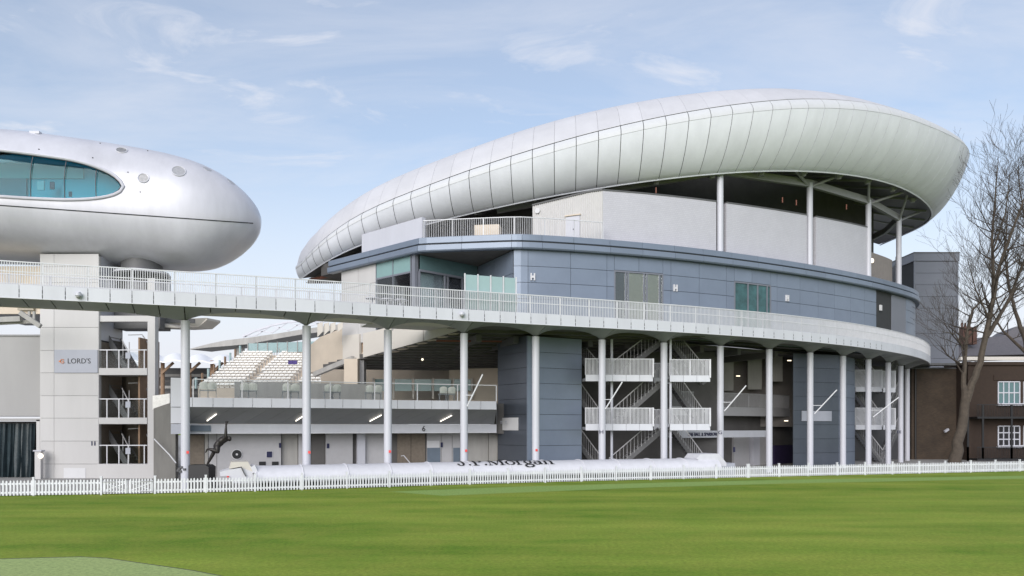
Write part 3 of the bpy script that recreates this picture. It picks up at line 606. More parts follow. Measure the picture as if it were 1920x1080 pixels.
# underside of the upper seating behind the white walls
ub = MB(); nst = 9; sA, sB = T(1131), T(1636)
prof = [(-1.0, 16.0)]
for k in range(nst): prof += [(-1.4-k*.85, 17.4+k*.5), (-1.4-k*.85-.85, 17.4+k*.5+.0)]
prof += [(-9.2, 22), (-9.6, 15.5)]
obj('seating_underside', MB().sweep(L3, sA, sB, prof, 1.5), 'shaded_concrete', gs)
RP = Path([tuple(L3.off(q, -9.7))[:2] for q in (sA, T(1220), T(1343), T(1450))]+[tuple(P(1560, 0, 75.5))[:2], tuple(P(1638, 0, 82))[:2]])
obj('rear_screen', MB().sweep(RP, 0, RP.L, rect(-.2, 0, 15.5, 27), 1.5), 'shaded_concrete', gs)
bk = MB(); bk.poly([(-13.5, 66, 15.4), (-5, 62.5, 15.4), (6, 60, 15.4), (6, 60, 23.5), (-5, 62.5, 22), (-13.5, 66, 19)], (0, .4, 0)); obj('rear_wall', bk, 'shaded_concrete', gs)
pd = MB()
for px, py, Y in ((1230, 357, 55.6), (1467, 375, 60), (1493, 380, 60.6), (1587, 388, 64)): pd.box(P(px, py, Y), (.07, .07, .4))
obj('vent_pipe', pd, 'rust', gs)
# stuff under the low left tip
obj('end_wall', MB().poly([P(574, 530, 63), P(645, 530, 62.5), P(645, 470, 62.5), P(610, 490, 63)], (0, .4, 0)), 'ribbed_brown', gs)
obj('brace', MB().bar(P(600, 488, 61.6), P(626, 515, 61.6), .3, .35), 'steel_grey', gs)
obj('red_beam', MB().bar(P(580, 525, 61.8), P(642, 513, 61.3), .15, .2), 'rust', gs)
# ------------------------------------------------------------------ grandstand : first-floor deck and ground floor, left half
D = lambda px, d: CP.spx(px, d)
da, db = D(322, -3.0), D(931, -3.0)
ng = int((db-da)/1.0); dbe0 = max(db, D(931, -5))
dk = obj('lower_deck', MB().sweep(CP, da, db, rect(-9.5, -3.06, 4.45, 4.78)), 'deck_floor', gs)
obj('soffit_back', MB().slab([[CP.off(da+(db-da)*k/20, -3.05, 4.40), CP.off(da+(db-da)*k/20, -5.0, 3.44)] for k in range(21)], Vector((0, 0, .05))), 'dark_joint', dk)
for i in range(ng+2):
    a, b = da+(db-da)*i/ng, da+(db-da)*(i+1)/ng
    if i < ng: obj('fascia_panel', MB().sweep(CP, a+.012, b-.012, rect(-3.05, -3.0, 4.28, 4.8)), 'fascia_white', dk)
    rows = [[CP.off(min(q, db), -3.02, 4.28), CP.off(min(dbe0, max(da+.01, q-1.5)), -5.0, 3.36)] for q in (a+.01, b-.01)]
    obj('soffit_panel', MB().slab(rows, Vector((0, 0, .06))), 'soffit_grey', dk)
dbe = max(db, D(931, -5)); obj('beam', MB().sweep(CP, da, dbe, rect(-5.3, -5.0, 2.84, 3.35)), 'fascia_white', gs)
obj('beam_lip', MB().sweep(CP, da, dbe, rect(-6.6, -4.97, 2.79, 2.84)), 'rail_white', gs)
gl = obj('balustrade', MB().sweep(CP, D(362, -3), db, rect(-3.07, -3.0, 5.78, 5.83)), 'rail_white', gs)
n = int((db-D(362, -3))/2.35)
for i in range(n+1):
    q = D(362, -3)+(db-D(362, -3))*i/n; obj('post', MB().box(CP.off(q, -3.05, 5.3), (.06, .05, 1.0), CP.rz(q)), 'rail_white', gl)
    if i < n:
        q2 = q+(db-D(362, -3))/n; px = CX+F*CP.off(q, -3).x/CP.off(q, -3).y
        if 640 < px < 700 or px > 860: railing(CP, q+.05, q2-.05, -3.04, 4.8, 5.8, gl, posts=False)
        else: obj('pane', MB().sweep(CP, q+.05, q2-.05, rect(-3.05, -3.035, 4.85, 5.76)), 'glass_clear', gl)
# stacked pale panels at the rounded left end
for z0, z1, d0, m in ((4.28, 5.86, -3.0, 'fascia_white'), (3.38, 4.25, -3.05, 'fascia_white'), (2.8, 3.35, -3.1, 'sign_grey')):
    obj('end_panel', MB().sweep(CP, da-.05, D(343, -3), rect(-5, d0+.03, z0, z1)), m, gs)
obj('deck_end', MB().poly([CP.off(db-.02, -3.02, 4.28), CP.off(dbe, -5.0, 3.34), CP.off(dbe, -5.0, 4.75), CP.off(db-.02, -3.1, 4.75)], CP.tan(db)*.04), 'soffit_grey', gs)
obj('end_infill', MB().box(P(935, 785, 53.1), (1.1, .3, 2.0)), 'shaded_concrete', gs)
for px, py in ((398, 777), (565, 785), (706, 783), (838, 783)):     # linear lights under the sloping soffit
    q = D(px, -4.0); p0 = CP.off(q+.22, -3.7, 3.90); p1 = CP.off(q-.28, -4.5, 3.53); obj('strip_light', MB().bar(p0, p1, .045, .04), 'lamp', gs)
q = D(376, -4.98); obj('blue_sign', MB().sweep(CP, D(357, -4.9), D(395, -4.9), rect(-4.99, -4.93, 2.93, 3.27)), 'blue_panel', gs)
q = D(794.5, -4.95); text('number_sign', '6', .48, CP.off(q, -4.96, 3.06), CP.tan(q), (0, 0, 1), 'black', gs)
WW = -6.5
gw = obj('ground_wall', MB().sweep(CP, D(340, WW), D(935, WW), rect(WW-.3, WW-.06, 0, 3.3)), 'shaded_concrete', gs)
for p0, p1, m, dd, z1 in ((352, 383, 'wood', 0, 2.7), (384, 390, 'concrete', .1, 2.79), (391, 406, 'door_grey', .05, 2.79), (407, 526, 'door_grey', .3, 2.79), (528, 558, 'concrete', -.02, 2.79), (559, 570, 'door_grey', .2, 2.79), (585, 609, 'shaded_concrete', .0, 2.79), (610, 660, 'door_grey', .2, 2.79), (668, 683, 'white', .3, 2.79), (684, 721, 'door_grey', .0, 2.79), (745, 770, 'wood', .0, 2.75), (771, 797, 'wood', .0, 2.75), (800, 826, 'door_grey', .1, 2.79), (827, 847, 'door_grey', .05, 2.79), (848, 862, 'door_grey', .05, 2.79), (863, 914, 'concrete', .1, 2.79), (915, 931, 'concrete', .2, 2.79)):
    obj('door' if m == 'wood' else 'wall_panel', MB().sweep(CP, D(p0, WW), D(p1, WW), rect(WW-.05, WW+dd, 0, z1)), m, gw)
def wallsign(px, py, w, h, m, dd, name, par=gs, round_=False, base=WW):
    q = D(px, base+dd); c = CP.off(q, base+dd+.02); z = CH+(HY-py)*c.y/F; k = c.y/F
    if round_:
        n = CP.nor(q); return obj(name, MB().tube([Vector((c.x, c.y, z)), Vector((c.x, c.y, z))+n*.03], w*k/2, 20), m, par)
    return obj(name, MB().box((c.x, c.y, z), (w*k, .04, h*k), CP.rz(q)), m, par)
wallsign(444, 852, 20, 20, 'sign_white', .3, 'round_sign', round_=True); wallsign(444, 852, 17, 17, 'black', .33, 'round_sign', round_=True); wallsign(444, 852, 4, 4, 'sign_white', .37, 'emblem', round_=True)
wallsign(505, 852, 12, 12, 'sign_white', .3, 'square_sign'); wallsign(505, 852, 10, 11, 'navy', .32, 'square_sign')
for px, py, w, h, dd in ((525, 835, 4, 9, .3), (615, 836, 4.5, 9, .2), (828, 834, 4, 9, .1)): wallsign(px, py, w, h, 'navy', dd, 'number_plate')
wallsign(813, 853, 25, 27, 'blue_panel', .1, 'blue_panel'); wallsign(856, 853, 13, 27, 'blue_panel', .05, 'blue_panel'); wallsign(812, 833, 24, 13, 'sign_white', .1, 'notice_board')
for px in (492, 516): wallsign(px, 869, 12, 7, 'black', .3, 'wall_vent')
hr = MB(); q = CP.off(D(745, -5), -5.3); hr.tube([P(752, 855, q.y), P(757, 854, q.y), P(769, 868, q.y-.6)], .03, 6); obj('handrail', hr, 'rail_white', gs)
# concourse back wall, floor seats, ceiling with stepped underside
obj('low_wall', MB().sweep(CP, D(440, -7), D(720, -7), rect(-7.6, -7.4, 4.78, 5.95)), 'concrete', gs)
fl = CP.off(D(600, -8), -9); obj('terrace_floor', MB().poly([CP.off(da, -6, 4.72), CP.off(db, -6, 4.72), (6, 75, 4.72), (-30, 75, 4.72)], (0, 0, .03)), 'deck_floor', gs)
st = MB(); e0, e1 = P(862, 622, 50.2), P(600, 694, 60.5)     # upper tier raker edge
for k in range(14):
    t0, t1 = k/14, (k+1)/14; a = e0.lerp(e1, t0); b = e0.lerp(e1, t1)
    st.poly([(a.x, a.y, a.z-.05), (b.x, b.y, a.z-.05), (b.x, b.y, a.z+.3), (a.x, a.y, a.z+.3)], (16, 2.5, 0))
obj('seating_underside', st, 'shaded_concrete', gs)
rk = lambda px, py: P(px, py, 50.2+(862-px)/(862-600)*10.3)
obj('raker_wall', MB().poly([rk(566, 660), rk(600, 632), rk(650, 612), rk(660, 580), rk(740, 575), rk(862, 600), rk(862, 622), rk(740, 659), rk(650, 678), rk(600, 696), rk(566, 701)], (.25, .3, 0)), 'cream', gs)
for a in ([(649, 630), (680, 627), (680, 673), (649, 677)], [(687, 626), (740, 613), (740, 656), (687, 671)], [(741, 613), (800, 613), (800, 640), (741, 656)], [(801, 613), (880, 612), (861, 621), (801, 640)]):
    obj('raker_panel', MB().poly([rk(*p)-Vector((.2, .25, 0)) for p in a], (.12, .15, 0)), 'cream_panel', gs)
obj('timber_strip', MB().poly([rk(*p)-Vector((.05, .06, 0)) for p in ((680.5, 627), (686.5, 626), (686.5, 671), (680.5, 673))], (.03, .03, 0)), 'timber', gs)
obj('pier', MB().box((P(660, 700, 57).x, 57, 6.3), (.95, .9, 3.4)), 'cream', gs); obj('pier', MB().box((P(677, 700, 57.6).x, 57.8, 6.3), (.5, .9, 3.4)), 'steel_grey', gs)
obj('raker_beam', MB().bar(P(590, 702, 60), P(662, 672, 57), .3, .35), 'concrete', gs)
for px in (600, 612, 624, 638): obj('banner', MB().poly([P(px-5, 607, 57), P(px+5, 604, 56.8), P(px+5, 622-(px-600)*.2, 56.8), P(px-5, 632-(px-600)*.25, 57)], (0, .05, 0)), 'cream_panel', gs)
obj('purple_banner', MB().box(rk(558, 680)+Vector((-.3, -.3, 0)), (.7, .06, .3)), 'purple_cloth', gs)
cb = MB()
cb.poly([(-3.5, 52, 8.95), (8, 54, 8.95), (28, 68, 8.95), (36, 80, 8.95), (4, 80, 8.95), (-12, 62.5, 8.95)], (0, 0, .2)); obj('concourse_ceiling', cb, 'shaded_concrete', gs)
for k in range(9):
    a = CP.off(D(900+k*70, -3), -3.2, 8.75); b = CP.off(D(900+k*70, -3), -12, 8.6); obj('ceiling_beam', MB().bar(a, b, .35, .45), 'steel_dark' if k % 2 else 'shaded_concrete', gs)
obj('red_pipe', MB().tube([CP.off(D(820, -4), -4.2, 8.6), CP.off(D(945, -4), -4.4, 8.75)], .06, 8), 'rust', gs); obj('red_pipe', MB().tube([CP.off(D(1010, -4), -4.2, 8.6), CP.off(D(1060, -4), -4.4, 8.75)], .06, 8), 'rust', gs)
bwl = Path([(-8, 62), (-1, 61)], False)
obj('rear_hall_wall', MB().sweep(bwl, 3.2, 7, rect(-.3, 0, 4.75, 8.9)), 'cream', gs)
obj('hall_back_wall', MB().box((P(790, 0, 68).x, 68, 6.8), (17, .3, 4.8)), 'cream', gs)
for px in (700, 738, 775, 812, 850, 885): obj('window_post', MB().box(P(px, 728, 61), (.12, .12, 1.6)), 'cream_panel', gs)
for k in range(5): obj('window_pane', MB().box(P(719+k*37, 722, 61), (1.3, .04, .9)), 'teal_mid', gs)
obj('lit_sign', MB().tube([P(792, 674, 55), P(792, 674, 54.9)], .08, 12), 'lamp_soft', gs)
# ------------------------------------------------------------------ lift towers (angled, clad in panels)
def lift(name, A, B, C, z1, label, mA, mB, rowh=.99):
    """A-B left face, B-C right face"""
    t = thing(name, label, 'lift tower', (B[0], B[1], 0))
    core = MB().poly([(A[0]+.05, A[1]+.05, 0), (B[0], B[1]+.12, 0), (C[0]-.05, C[1]+.05, 0), (C[0]-1.5, C[1]+3, 0), (A[0]+1, A[1]+2, 0)], (0, 0, z1)); obj('core', core, 'dark_joint', t)
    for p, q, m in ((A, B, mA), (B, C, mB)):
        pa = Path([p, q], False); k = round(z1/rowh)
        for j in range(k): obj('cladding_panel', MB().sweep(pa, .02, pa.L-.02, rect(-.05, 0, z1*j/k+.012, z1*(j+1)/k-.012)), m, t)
    return t, Path([A, B], False), Path([B, C], False)
pA, pB, pC = P(933, 0, 53.6), P(988, 0, 50.6), P(1091, 0, 52.6)
lt, f0, f1 = lift('lift_tower', (pA.x, pA.y), (pB.x, pB.y), (pC.x, pC.y), 8.95, 'tall blue grey clad lift tower with dark reflective left face beside open stairs', 'blue_clad_dim', 'blue_clad')
obj('corner_strip', MB().box((pB.x+.25, pB.y-.03, 4.47), (.55, .12, 8.9), f1.rz(1)), 'blue_clad', lt)
q = f0.off(f0.spx(957), .05); obj('notice_board', MB().box((q.x, q.y, CH+(HY-795)*q.y/F), (2.0, .05, .82), f0.rz(1)), 'sign_white', lt)
nb = MB()
for k in range(5): nb.box((q.x-.55+.3*(k % 3), q.y-.05, CH+(HY-790-3*(k//3))*q.y/F), (.2, .02, .04), f0.rz(1))
obj('notice_text', nb, 'sign_grey', lt)
pA, pB, pC = P(1487, 0, 62.6), P(1573, 0, 64.2), P(1603, 0, 67.5)
lt2, f0, f1 = lift('lift_tower', (pA.x, pA.y), (pB.x, pB.y), (pC.x, pC.y), 8.95, 'dark grey clad lift tower behind the columns with long pale sign', 'blue_clad_dim', 'blue_clad', 1.1)
q = f0.off(f0.L*.5, .05); obj('notice_board', MB().box((q.x, q.y, CH+(HY-780)*q.y/F), (2.95, .05, .8), f0.rz(1)), 'sign_grey', lt2)
# ------------------------------------------------------------------ open staircases
def box_landing(par, p0, p1, Y, zf, dep=1.6, rail=1.3, side=True):
    x0, x1 = (p0-CX)*Y/F, (p1-CX)*Y/F; pa = Path([(x0, Y), (x1, Y+(x1-x0)*.06)], False)
    l = obj('landing', MB().sweep(pa, 0, pa.L, rect(-dep, -.06, zf-.12, zf+.06)), 'steel_grey', par)
    n = max(1, round(pa.L/.9))
    for i in range(n): obj('fascia_panel', MB().sweep(pa, pa.L*i/n+.01, pa.L*(i+1)/n-.01, rect(-.05, 0, zf-.16, zf+.26)), 'fascia_white', l)
    railing(pa, 0, pa.L, -.02, zf+.26, zf+rail, l, 1.5, .085, bw=.035)
    sp = Path([(x1, Y+.1), (x1+.05, Y+dep)], False)
    railing(sp, 0, sp.L, 0, zf+.1, zf+rail, l, 1.6, .085, bw=.035)
    return l
def flight(par, p0, z0, p1, z1, Y, w=1.3, n=15, rail=True, tm_='door_grey'):
    a = Vector(((p0-CX)*Y/F, Y, z0)); b = Vector(((p1-CX)*Y/F, Y, z1)); f = MB()
    for k in (0, w): f.bar(a+Vector((0, k, -.1)), b+Vector((0, k, -.1)), .08, .34)
    o = obj('flight', f, 'steel_dark', par); t = MB()
    for i in range(n):
        c = a.lerp(b, (i+.5)/n); t.box((c.x, c.y+w/2, c.z+.02), (abs(b.x-a.x)/n+.04, w-.1, .05)); t.box((c.x, c.y+w/2, c.z-.08), (.03, w-.1, .18))
    obj('treads', t, tm_, o)
    if rail:
        r = MB(); r.bar(a+Vector((0, -.03, 1.05)), b+Vector((0, -.03, 1.05)), .05, .06); m = n
        for i in range(m+1):
            c = a.lerp(b, i/m); r.box((c.x, c.y-.03, c.z+.52), (.025, .025, 1.05))
        obj('stair_rail', r, 'door_grey', o)
    return o
s1 = thing('open_staircase', 'white railed open staircase with two landings beside the blue lift tower', 'staircase', (P(1210, 0, 52).x, 52, 0))
for z in (3.12, 6.28):
    box_landing(s1, 1098, 1226, 51.3, z); box_landing(s1, 1256, 1333, 51.9, z); box_landing(s1, 1226, 1260, 54.6, z+.02, rail=1.25)
for z0, z1 in ((0.05, 3.12), (3.12, 6.28), (6.28, 9.0)):
    flight(s1, 1142, z0, 1243, z1, 53.2); flight(s1, 1322, z0, 1262, z1, 55.4); flight(s1, 1128, z0, 1066, z1, 54.6)
obj('back_wall', MB().poly([(P(1080, 0, 58.5).x, 58.5, 0), (P(1345, 0, 61).x, 61, 0), (P(1345, 0, 61).x, 61, 8.9), (P(1080, 0, 58.5).x, 58.5, 8.9)], (0, .3, 0)), 'shaded_concrete', s1)
for px in (1147, 1257): obj('slim_post', MB().tube([P(px, 800, 52.2)*1 + Vector((0, 0, -CH)), P(px, 800, 52.2)+Vector((0, 0, 5.7))], .09, 12), 'white', s1, smooth=True)
s2 = thing('open_staircase', 'shaded open staircase with white landings behind the last columns', 'staircase', (P(1640, 0, 70).x, 70, 0))
for z in (3.1, 6.4):
    box_landing(s2, 1604, 1655, 69.5, z, rail=1.75); box_landing(s2, 1656, 1680, 70.8, z, rail=1.75)
for z0, z1 in ((0.05, 3.1), (3.1, 6.4), (6.4, 9)): flight(s2, 1655, z0, 1606, z1, 71.8); flight(s2, 1655, z0, 1685, z1, 73.8, n=12)
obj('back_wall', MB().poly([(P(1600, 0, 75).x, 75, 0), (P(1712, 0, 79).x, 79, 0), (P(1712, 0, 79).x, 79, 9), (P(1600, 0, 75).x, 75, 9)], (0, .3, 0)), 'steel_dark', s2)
# ------------------------------------------------------------------ dark hall between stairs and second lift
ra, rbb = D(1260, -6.0), D(1487, -6.0)
rd = obj('rear_deck', MB().sweep(CP, ra, rbb, rect(-10, -6.03, 4.3, 4.6)), 'steel_grey', gs)
obj('deck_fascia', MB().sweep(CP, ra, rbb, rect(-6.03, -6.0, 4.05, 4.75)), 'door_grey', rd)
railing(CP, ra, rbb, -6.02, 4.75, 5.85, rd, 1.9, .12, bw=.03, m='door_grey')
obj('beam', MB().sweep(CP, D(1256, -5), D(1439, -5), rect(-5.3, -5.0, 2.38, 2.9)), 'fascia_white', gs)
q = D(1318, -4.97); text('shop_sign', 'THE BALL & SPARROW', .37, CP.off(q, -4.97, 2.62), CP.tan(q), (0, 0, 1), 'navy', gs, depth=.02, squash=.78)
hw = obj('hall_wall', MB().sweep(CP, D(1240, -7.2), D(1490, -7.2), rect(-7.6, -7.3, 0, 4.3)), 'shaded_concrete', gs)
for p0, p1, m, dd, z1 in ((1262, 1283, 'steel_grey', 0, 2.4), (1285, 1336, 'blue_panel', .0, 2.1), (1373, 1401, 'door_grey', .2, 2.62), (1405, 1417, 'white', .4, 2.62), (1418, 1438, 'door_grey', .1, 2.62), (1446, 1487, 'purple', .3, 1.6)):
    obj('wall_panel', MB().sweep(CP, D(p0, -7.2), D(p1, -7.2), rect(-7.25, -7.2+dd, 0, z1)), m, hw)
obj('number_plate', MB().box(P(1376.5, 843, 60.2), (.16, .05, .38)), 'navy', gs)
uw = obj('upper_hall_wall', MB().poly([P(1330, 800, 66), P(1490, 800, 68), (P(1490, 0, 68).x, 68, 9), (P(1330, 0, 66).x, 66, 9)], (0, .3, 0)), 'ribbed_brown', gs)
for p in ((1360, 705, 30, 55), (1415, 700, 26, 60), (1455, 690, 24, 50)): obj('wall_panel', MB().box(P(p[0], p[1], 65.6), (p[2]*.044, .1, p[3]*.044)), 'concrete', uw)
for px, py in ((1384, 705), (1303, 730), (1474, 789), (1480, 676)): obj('hall_lamp', MB().box(P(px, py, 63), (.28, .1, .07)), 'lamp_soft', gs)
# ------------------------------------------------------------------ deck seats
def chair(loc, rz, label):
    t = thing('deck_chair', label, 'chair', (0, 0, 0), 'loose seats in pairs on the lower deck')
    b = MB(); 
    for k in range(7):
        a = -.24+.08*k
    rr = [[Vector((x, -.22+.05*(x/.24)**2-.03*(z-.7), z-(.10*abs(x/.24)**3 if z > .85 else 0))) for z in (.5, .6, .72, .84, .92)] for x in (-.24, -.16, -.08, 0, .08, .16, .24)]
    obj('backrest', b.slab(rr, Vector((0, .03, 0))), 'seat_white', t, smooth=True)
    obj('seat', MB().box((0, .05, .45), (.46, .44, .05)), 'seat_grey', t)
    for x in (-.21, .21): obj('leg', MB().bar((x, -.2, 0), (x, .22, .45), .03, .03).bar((x, .22, 0), (x, -.2, .5), .03, .03), 'seat_grey', t)
    t.location = loc; t.rotation_euler = (0, 0, rz); WL[t.name] = Vector(loc); return t
where = ['leftmost pair by the rounded deck end', 'second pair from the deck end', 'third pair, left of the second column', 'pair right of the second column', 'pair left of the third column', 'last pair near the slanted rod']
for k, px in enumerate((390, 466, 545, 623, 700, 838)):
    for j in (-1, 1):
        q = D(px+j*7.8, -4.0); p = CP.off(q, -4.0, 4.79); chair(p, CP.rz(q), 'pale seat, %s of the %s' % ('left' if j < 0 else 'right', where[k]))
# white furniture on the walkway terrace
for k, px in enumerate((700, 728, 752)):
    q = CP.spx(px, -.6); p = CP.off(q, -.8, ZD); t = thing('terrace_table', ['small white table at the left of the walkway terrace', 'small white table in the middle of the walkway terrace', 'small white table nearest the glazed corner post'][k], 'table', p, 'white tables on the walkway')
    obj('table_top', MB().tube([p+Vector((0, 0, .7)), p+Vector((0, 0, .74))], .42, 18), 'white', t); obj('stem', MB().tube([p, p+Vector((0, 0, .7))], .04, 8), 'white', t); obj('foot', MB().tube([p, p+Vector((0, 0, .03))], .25, 14), 'white', t)
# ------------------------------------------------------------------ far stands beyond the walkway
fs = thing('seating_bank', 'bank of pale seats rising behind the lower deck', 'seating', (-24, 84, 0))
tr_ = MB(); se = MB(); nrow = 13
for k in range(nrow):
    y = 79+k*1.05; z = 7.0+k*.365; tr_.box((-21.5, y+.55, z/2), (19, 1.1, z))
    x = -30.8
    while x < -14.5:
        if not (-27.2-k*.0 < x+.02*k < -26.2 or -22.4 < x < -21.3): se.box((x, y+.55, z+.3), (.42, .1, .5)); se.box((x, y+.35, z+.36), (.42, .4, .06))
        x += .5
obj('terrace_steps', tr_, 'cream', fs); obj('seats', se, 'seat_white', fs, kind='stuff')
for xx in (-26.7, -21.85):
    a = MB()
    for k in range(nrow): a.box((xx, 79.3+k*1.05, 7.35+k*.365), (.06, .06, 1.0)); a.box((xx+.35, 79.5+k*1.05, 7.1+k*.365), (.5, .5, .2))
    obj('aisle_rail', a, 'concrete', fs)
for k in range(12):
    obj('glass_panel', MB().box((-30.2+k*1.25, 93.4-k*.35, 12.35), (1.15, .05, 1.15)), 'frosted_teal', fs)
    obj('glass_post', MB().box((-30.82+k*1.25, 93.35-k*.35, 12.35), (.09, .09, 1.3)), 'concrete', fs)
for k in range(9): obj('side_post', MB().box((-31.2, 79+k*1.6, 7.5+k*.555), (.15, .3, 1.1)), 'timber' if k % 2 else 'frosted_teal', fs)
cn = thing('far_roof', 'long thin curved canopy roof on a post beyond the seats', 'roof', (P(451, 0, 125).x, 125, 0))
up = [(356, 654), (390, 645), (423, 638), (467, 633), (525, 624.5), (569, 617), (620, 610), (700, 600)]; lo = [(356, 655.5), (390, 651.5), (423, 649), (467, 645), (525, 634), (569, 626.5), (620, 620), (700, 610)]
obj('canopy', MB().poly([P(x, y, 125) for x, y in up]+[P(x, y, 125) for x, y in lo[::-1]], (0, 9, .5)), 'concrete', cn)
obj('post', MB().tube([Vector((P(451, 0, 127).x, 127, 4)), P(451, 642, 127)], [1.0, .6], 10), 'concrete', cn)
tm = MB(); arc = [(455, 631), (480, 620), (510, 610), (540, 604), (570, 602), (610, 603)]; bot = [(455, 634), (480, 629), (510, 624), (540, 620), (570, 614), (610, 609)]
for a, b in zip(arc[:-1], arc[1:]): tm.bar(P(*a, 129), P(*b, 129), .25, .25)
for i in range(5): tm.bar(P(*bot[i], 129), P(*arc[i+1], 129), .15, .15); tm.bar(P(*arc[i], 129), P(*bot[i+1], 129), .15, .15)
obj('truss', tm, 'white', cn)
tn = thing('tented_stand', 'far stand with white tented roof and dark shaded tiers', 'grandstand', (P(350, 0, 112).x, 112, 0))
rows = []
for i in range(49):
    px = 240+i*5; ph = (px-262)/45.0; hgt = abs(math.sin(math.pi*ph))
    rows.append([P(px, 681-hgt*5+(px-300)*.02, 104), P(px, 674-hgt*7+(px-300)*.03, 108), P(px, 672-hgt*9+(px-300)*.03, 113), P(px, 676-hgt*4, 120)])
obj('canopy', MB().slab(rows, Vector((0, 0, .15))), 'tent', tn, smooth=True)
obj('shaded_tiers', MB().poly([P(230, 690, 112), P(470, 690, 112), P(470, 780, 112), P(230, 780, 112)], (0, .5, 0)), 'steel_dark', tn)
for px in (305, 355, 398, 425): obj('mast', MB().tube([P(px, 780, 106), P(px, 676, 106)], .28, 8), 'timber', tn); obj('brace', MB().bar(P(px-2, 700, 105.5), P(px+20, 680, 105.5), .25, .3), 'timber', tn)
for k in range(6):
    obj('tier_rail', MB().bar(P(235, 704+k*11, 110-k*.6), P(465, 704+k*11, 110-k*.6), .4, .35), 'shaded_concrete' if k % 2 else 'concrete', tn)
cwl = thing('concrete_stair_wall', 'weathered grey concrete wall with sloping handrail left of the deck', 'wall', (P(308, 0, 46).x, 46, 0))
obj('wall', MB().poly([P(288, 930, 46.6), P(329, 930, 46), P(329, 752, 46), P(305, 760, 46.4), P(288, 766, 46.6)], (0, .4, 0)), 'old_concrete', cwl)
obj('handrail', MB().tube([P(289, 823, 45.8), P(318, 853, 45.8), P(330, 868, 45.4)], .035, 8), 'rail_white', cwl)
obj('speckled_tiles', MB().poly([P(286, 742, 47.6), P(318, 738, 47.6), P(318, 760, 47.6), P(286, 768, 47.6)], (0, .2, 0)), 'seat_white', cwl)
# ------------------------------------------------------------------ media centre
mc = thing('media_centre', 'white rounded pod building with oval teal window raised on a pale tower', 'building', (-26, 48, 0))
XT, PYc, ZCR = -16.75, 53.0, 16.95
HU = [(0, .03), (.1, .55), (.3, .95), (.6, 1.4), (1, 1.85), (1.6, 2.38), (2.3, 2.82), (3.2, 3.27), (4.2, 3.62), (5.5, 3.93), (6.9, 4.16), (9.6, 4.5), (12.9, 4.82), (16, 5.0), (20, 5.1), (26, 4.9), (30, 4.3), (33, 3.0), (34.5, 1.5), (35, .03)]
HL = [(0, .03), (.1, .6), (.3, 1.0), (.6, 1.42), (1, 1.85), (1.6, 2.35), (2.3, 2.82), (3.2, 3.25), (4.2, 3.43), (8, 3.42), (12, 3.2), (16, 3.05), (26, 3.0), (30, 2.8), (33, 2.3), (34.5, 1.2), (35, .03)]
BB = [(0, .05), (.1, .8), (.3, 1.35), (.6, 1.85), (1, 2.3), (1.6, 2.75), (2.3, 3.1), (3.2, 3.35), (4.5, 3.6), (7.5, 4.0), (13.5, 5.0), (18, 5.3), (28, 5.3), (31, 4.6), (33, 3.6), (34.5, 2), (35, .05)]
us = [0, .03, .1, .2, .3, .45, .6, .8, 1, 1.3, 1.6, 1.95, 2.3, 2.75, 3.2, 3.7, 4.2, 4.8, 5.5, 6.2, 6.9, 7.8, 8.7, 9.6, 10.7, 11.8, 12.9, 14.4, 16, 18, 20, 23, 26, 28, 30, 31.5, 33, 34, 34.5, 34.9, 35]
def sm(u, tab):   # smooth the tables a little
    w = min(.5, .35*u) if u > .3 else 0; return (interp(u-w, tab)+2*interp(u, tab)+interp(u+w, tab))/4
def podpt(u, ph, off=0.0):
    c, s = math.cos(ph), math.sin(ph); b, h = sm(u, BB), sm(u, HU) if s >= 0 else sm(u, HL); e = .86 if s >= 0 else .8
    y = math.copysign(abs(c)**e, c)*b; z = math.copysign(abs(s)**e, s)*h
    return Vector((XT-u, PYc-.10*u-y, ZCR+z))
rows = [[podpt(u, 2*math.pi*k/72) for k in range(72)] for u in us]
sh = MB().grid(rows, closed=True); sh.f += [tuple(range(72)), tuple(range((len(us)-1)*72, len(us)*72))[::-1]]
# oval opening cut through the front of the shell, teal room behind
full = BVHTree.FromPolygons([Vector(v) for v in sh.v], sh.f)
def hit(px, py):
    d = Vector(((px-CX)/F, 1, (HY-py)/F)).normalized(); r = full.ray_cast(Vector((0, 0, CH)), d); return r[0], r[1]
def front(x, z):
    for k in range(8):
        r = full.ray_cast(Vector((x+.003*k, 20, z+.002*k)), Vector((0, 1, 0)))
        if r[0]: return r[0]
    return Vector((x, 47, z))
half = [hit(x, y)[0] for x, y in ((0, 281.7), (83, 292), (139, 301), (180.5, 313), (217, 331), (232, 350), (222, 362), (194, 370), (139, 374.5), (55.5, 372), (0, 368.6))]
half = [(p.x, p.z) for p in half]; WX = -33.5
loop = half+[(2*WX-x, z) for x, z in half[::-1]]; loop.append(loop[0])
op = Path(loop, True, .3); oval = [(op.pt(op.L*k/110).x, op.pt(op.L*k/110).y) for k in range(110)]
cut = MB(); cut.poly([(x, 43.0, z) for x, z in oval], (0, 6.6, 0))
pod = obj('pod_shell', sh, 'pod_white', mc, smooth=False)
cu = obj('window_room', cut, 'interior_teal', mc)
md = pod.modifiers.new('opening', 'BOOLEAN'); md.operation = 'DIFFERENCE'; md.object = cu; md.solver = 'EXACT'
md.material_mode = 'TRANSFER'
bpy.context.view_layer.update(); dg = bpy.context.evaluated_depsgraph_get()
me = bpy.data.meshes.new_from_object(pod.evaluated_get(dg)); old = pod.data; pod.modifiers.clear(); pod.data = me; bpy.data.objects.remove(cu)
for p in me.polygons: p.use_smooth = p.material_index == 0
me.set_sharp_from_angle(angle=math.radians(35))
ring = [front(x, z) for x, z in oval]; ring = [p+Vector((0, -.02, 0)) for p in ring if p]
obj('window_frame', MB().tube(ring+[ring[0]], .10, 8, cap=False), 'pod_white', mc, smooth=True)
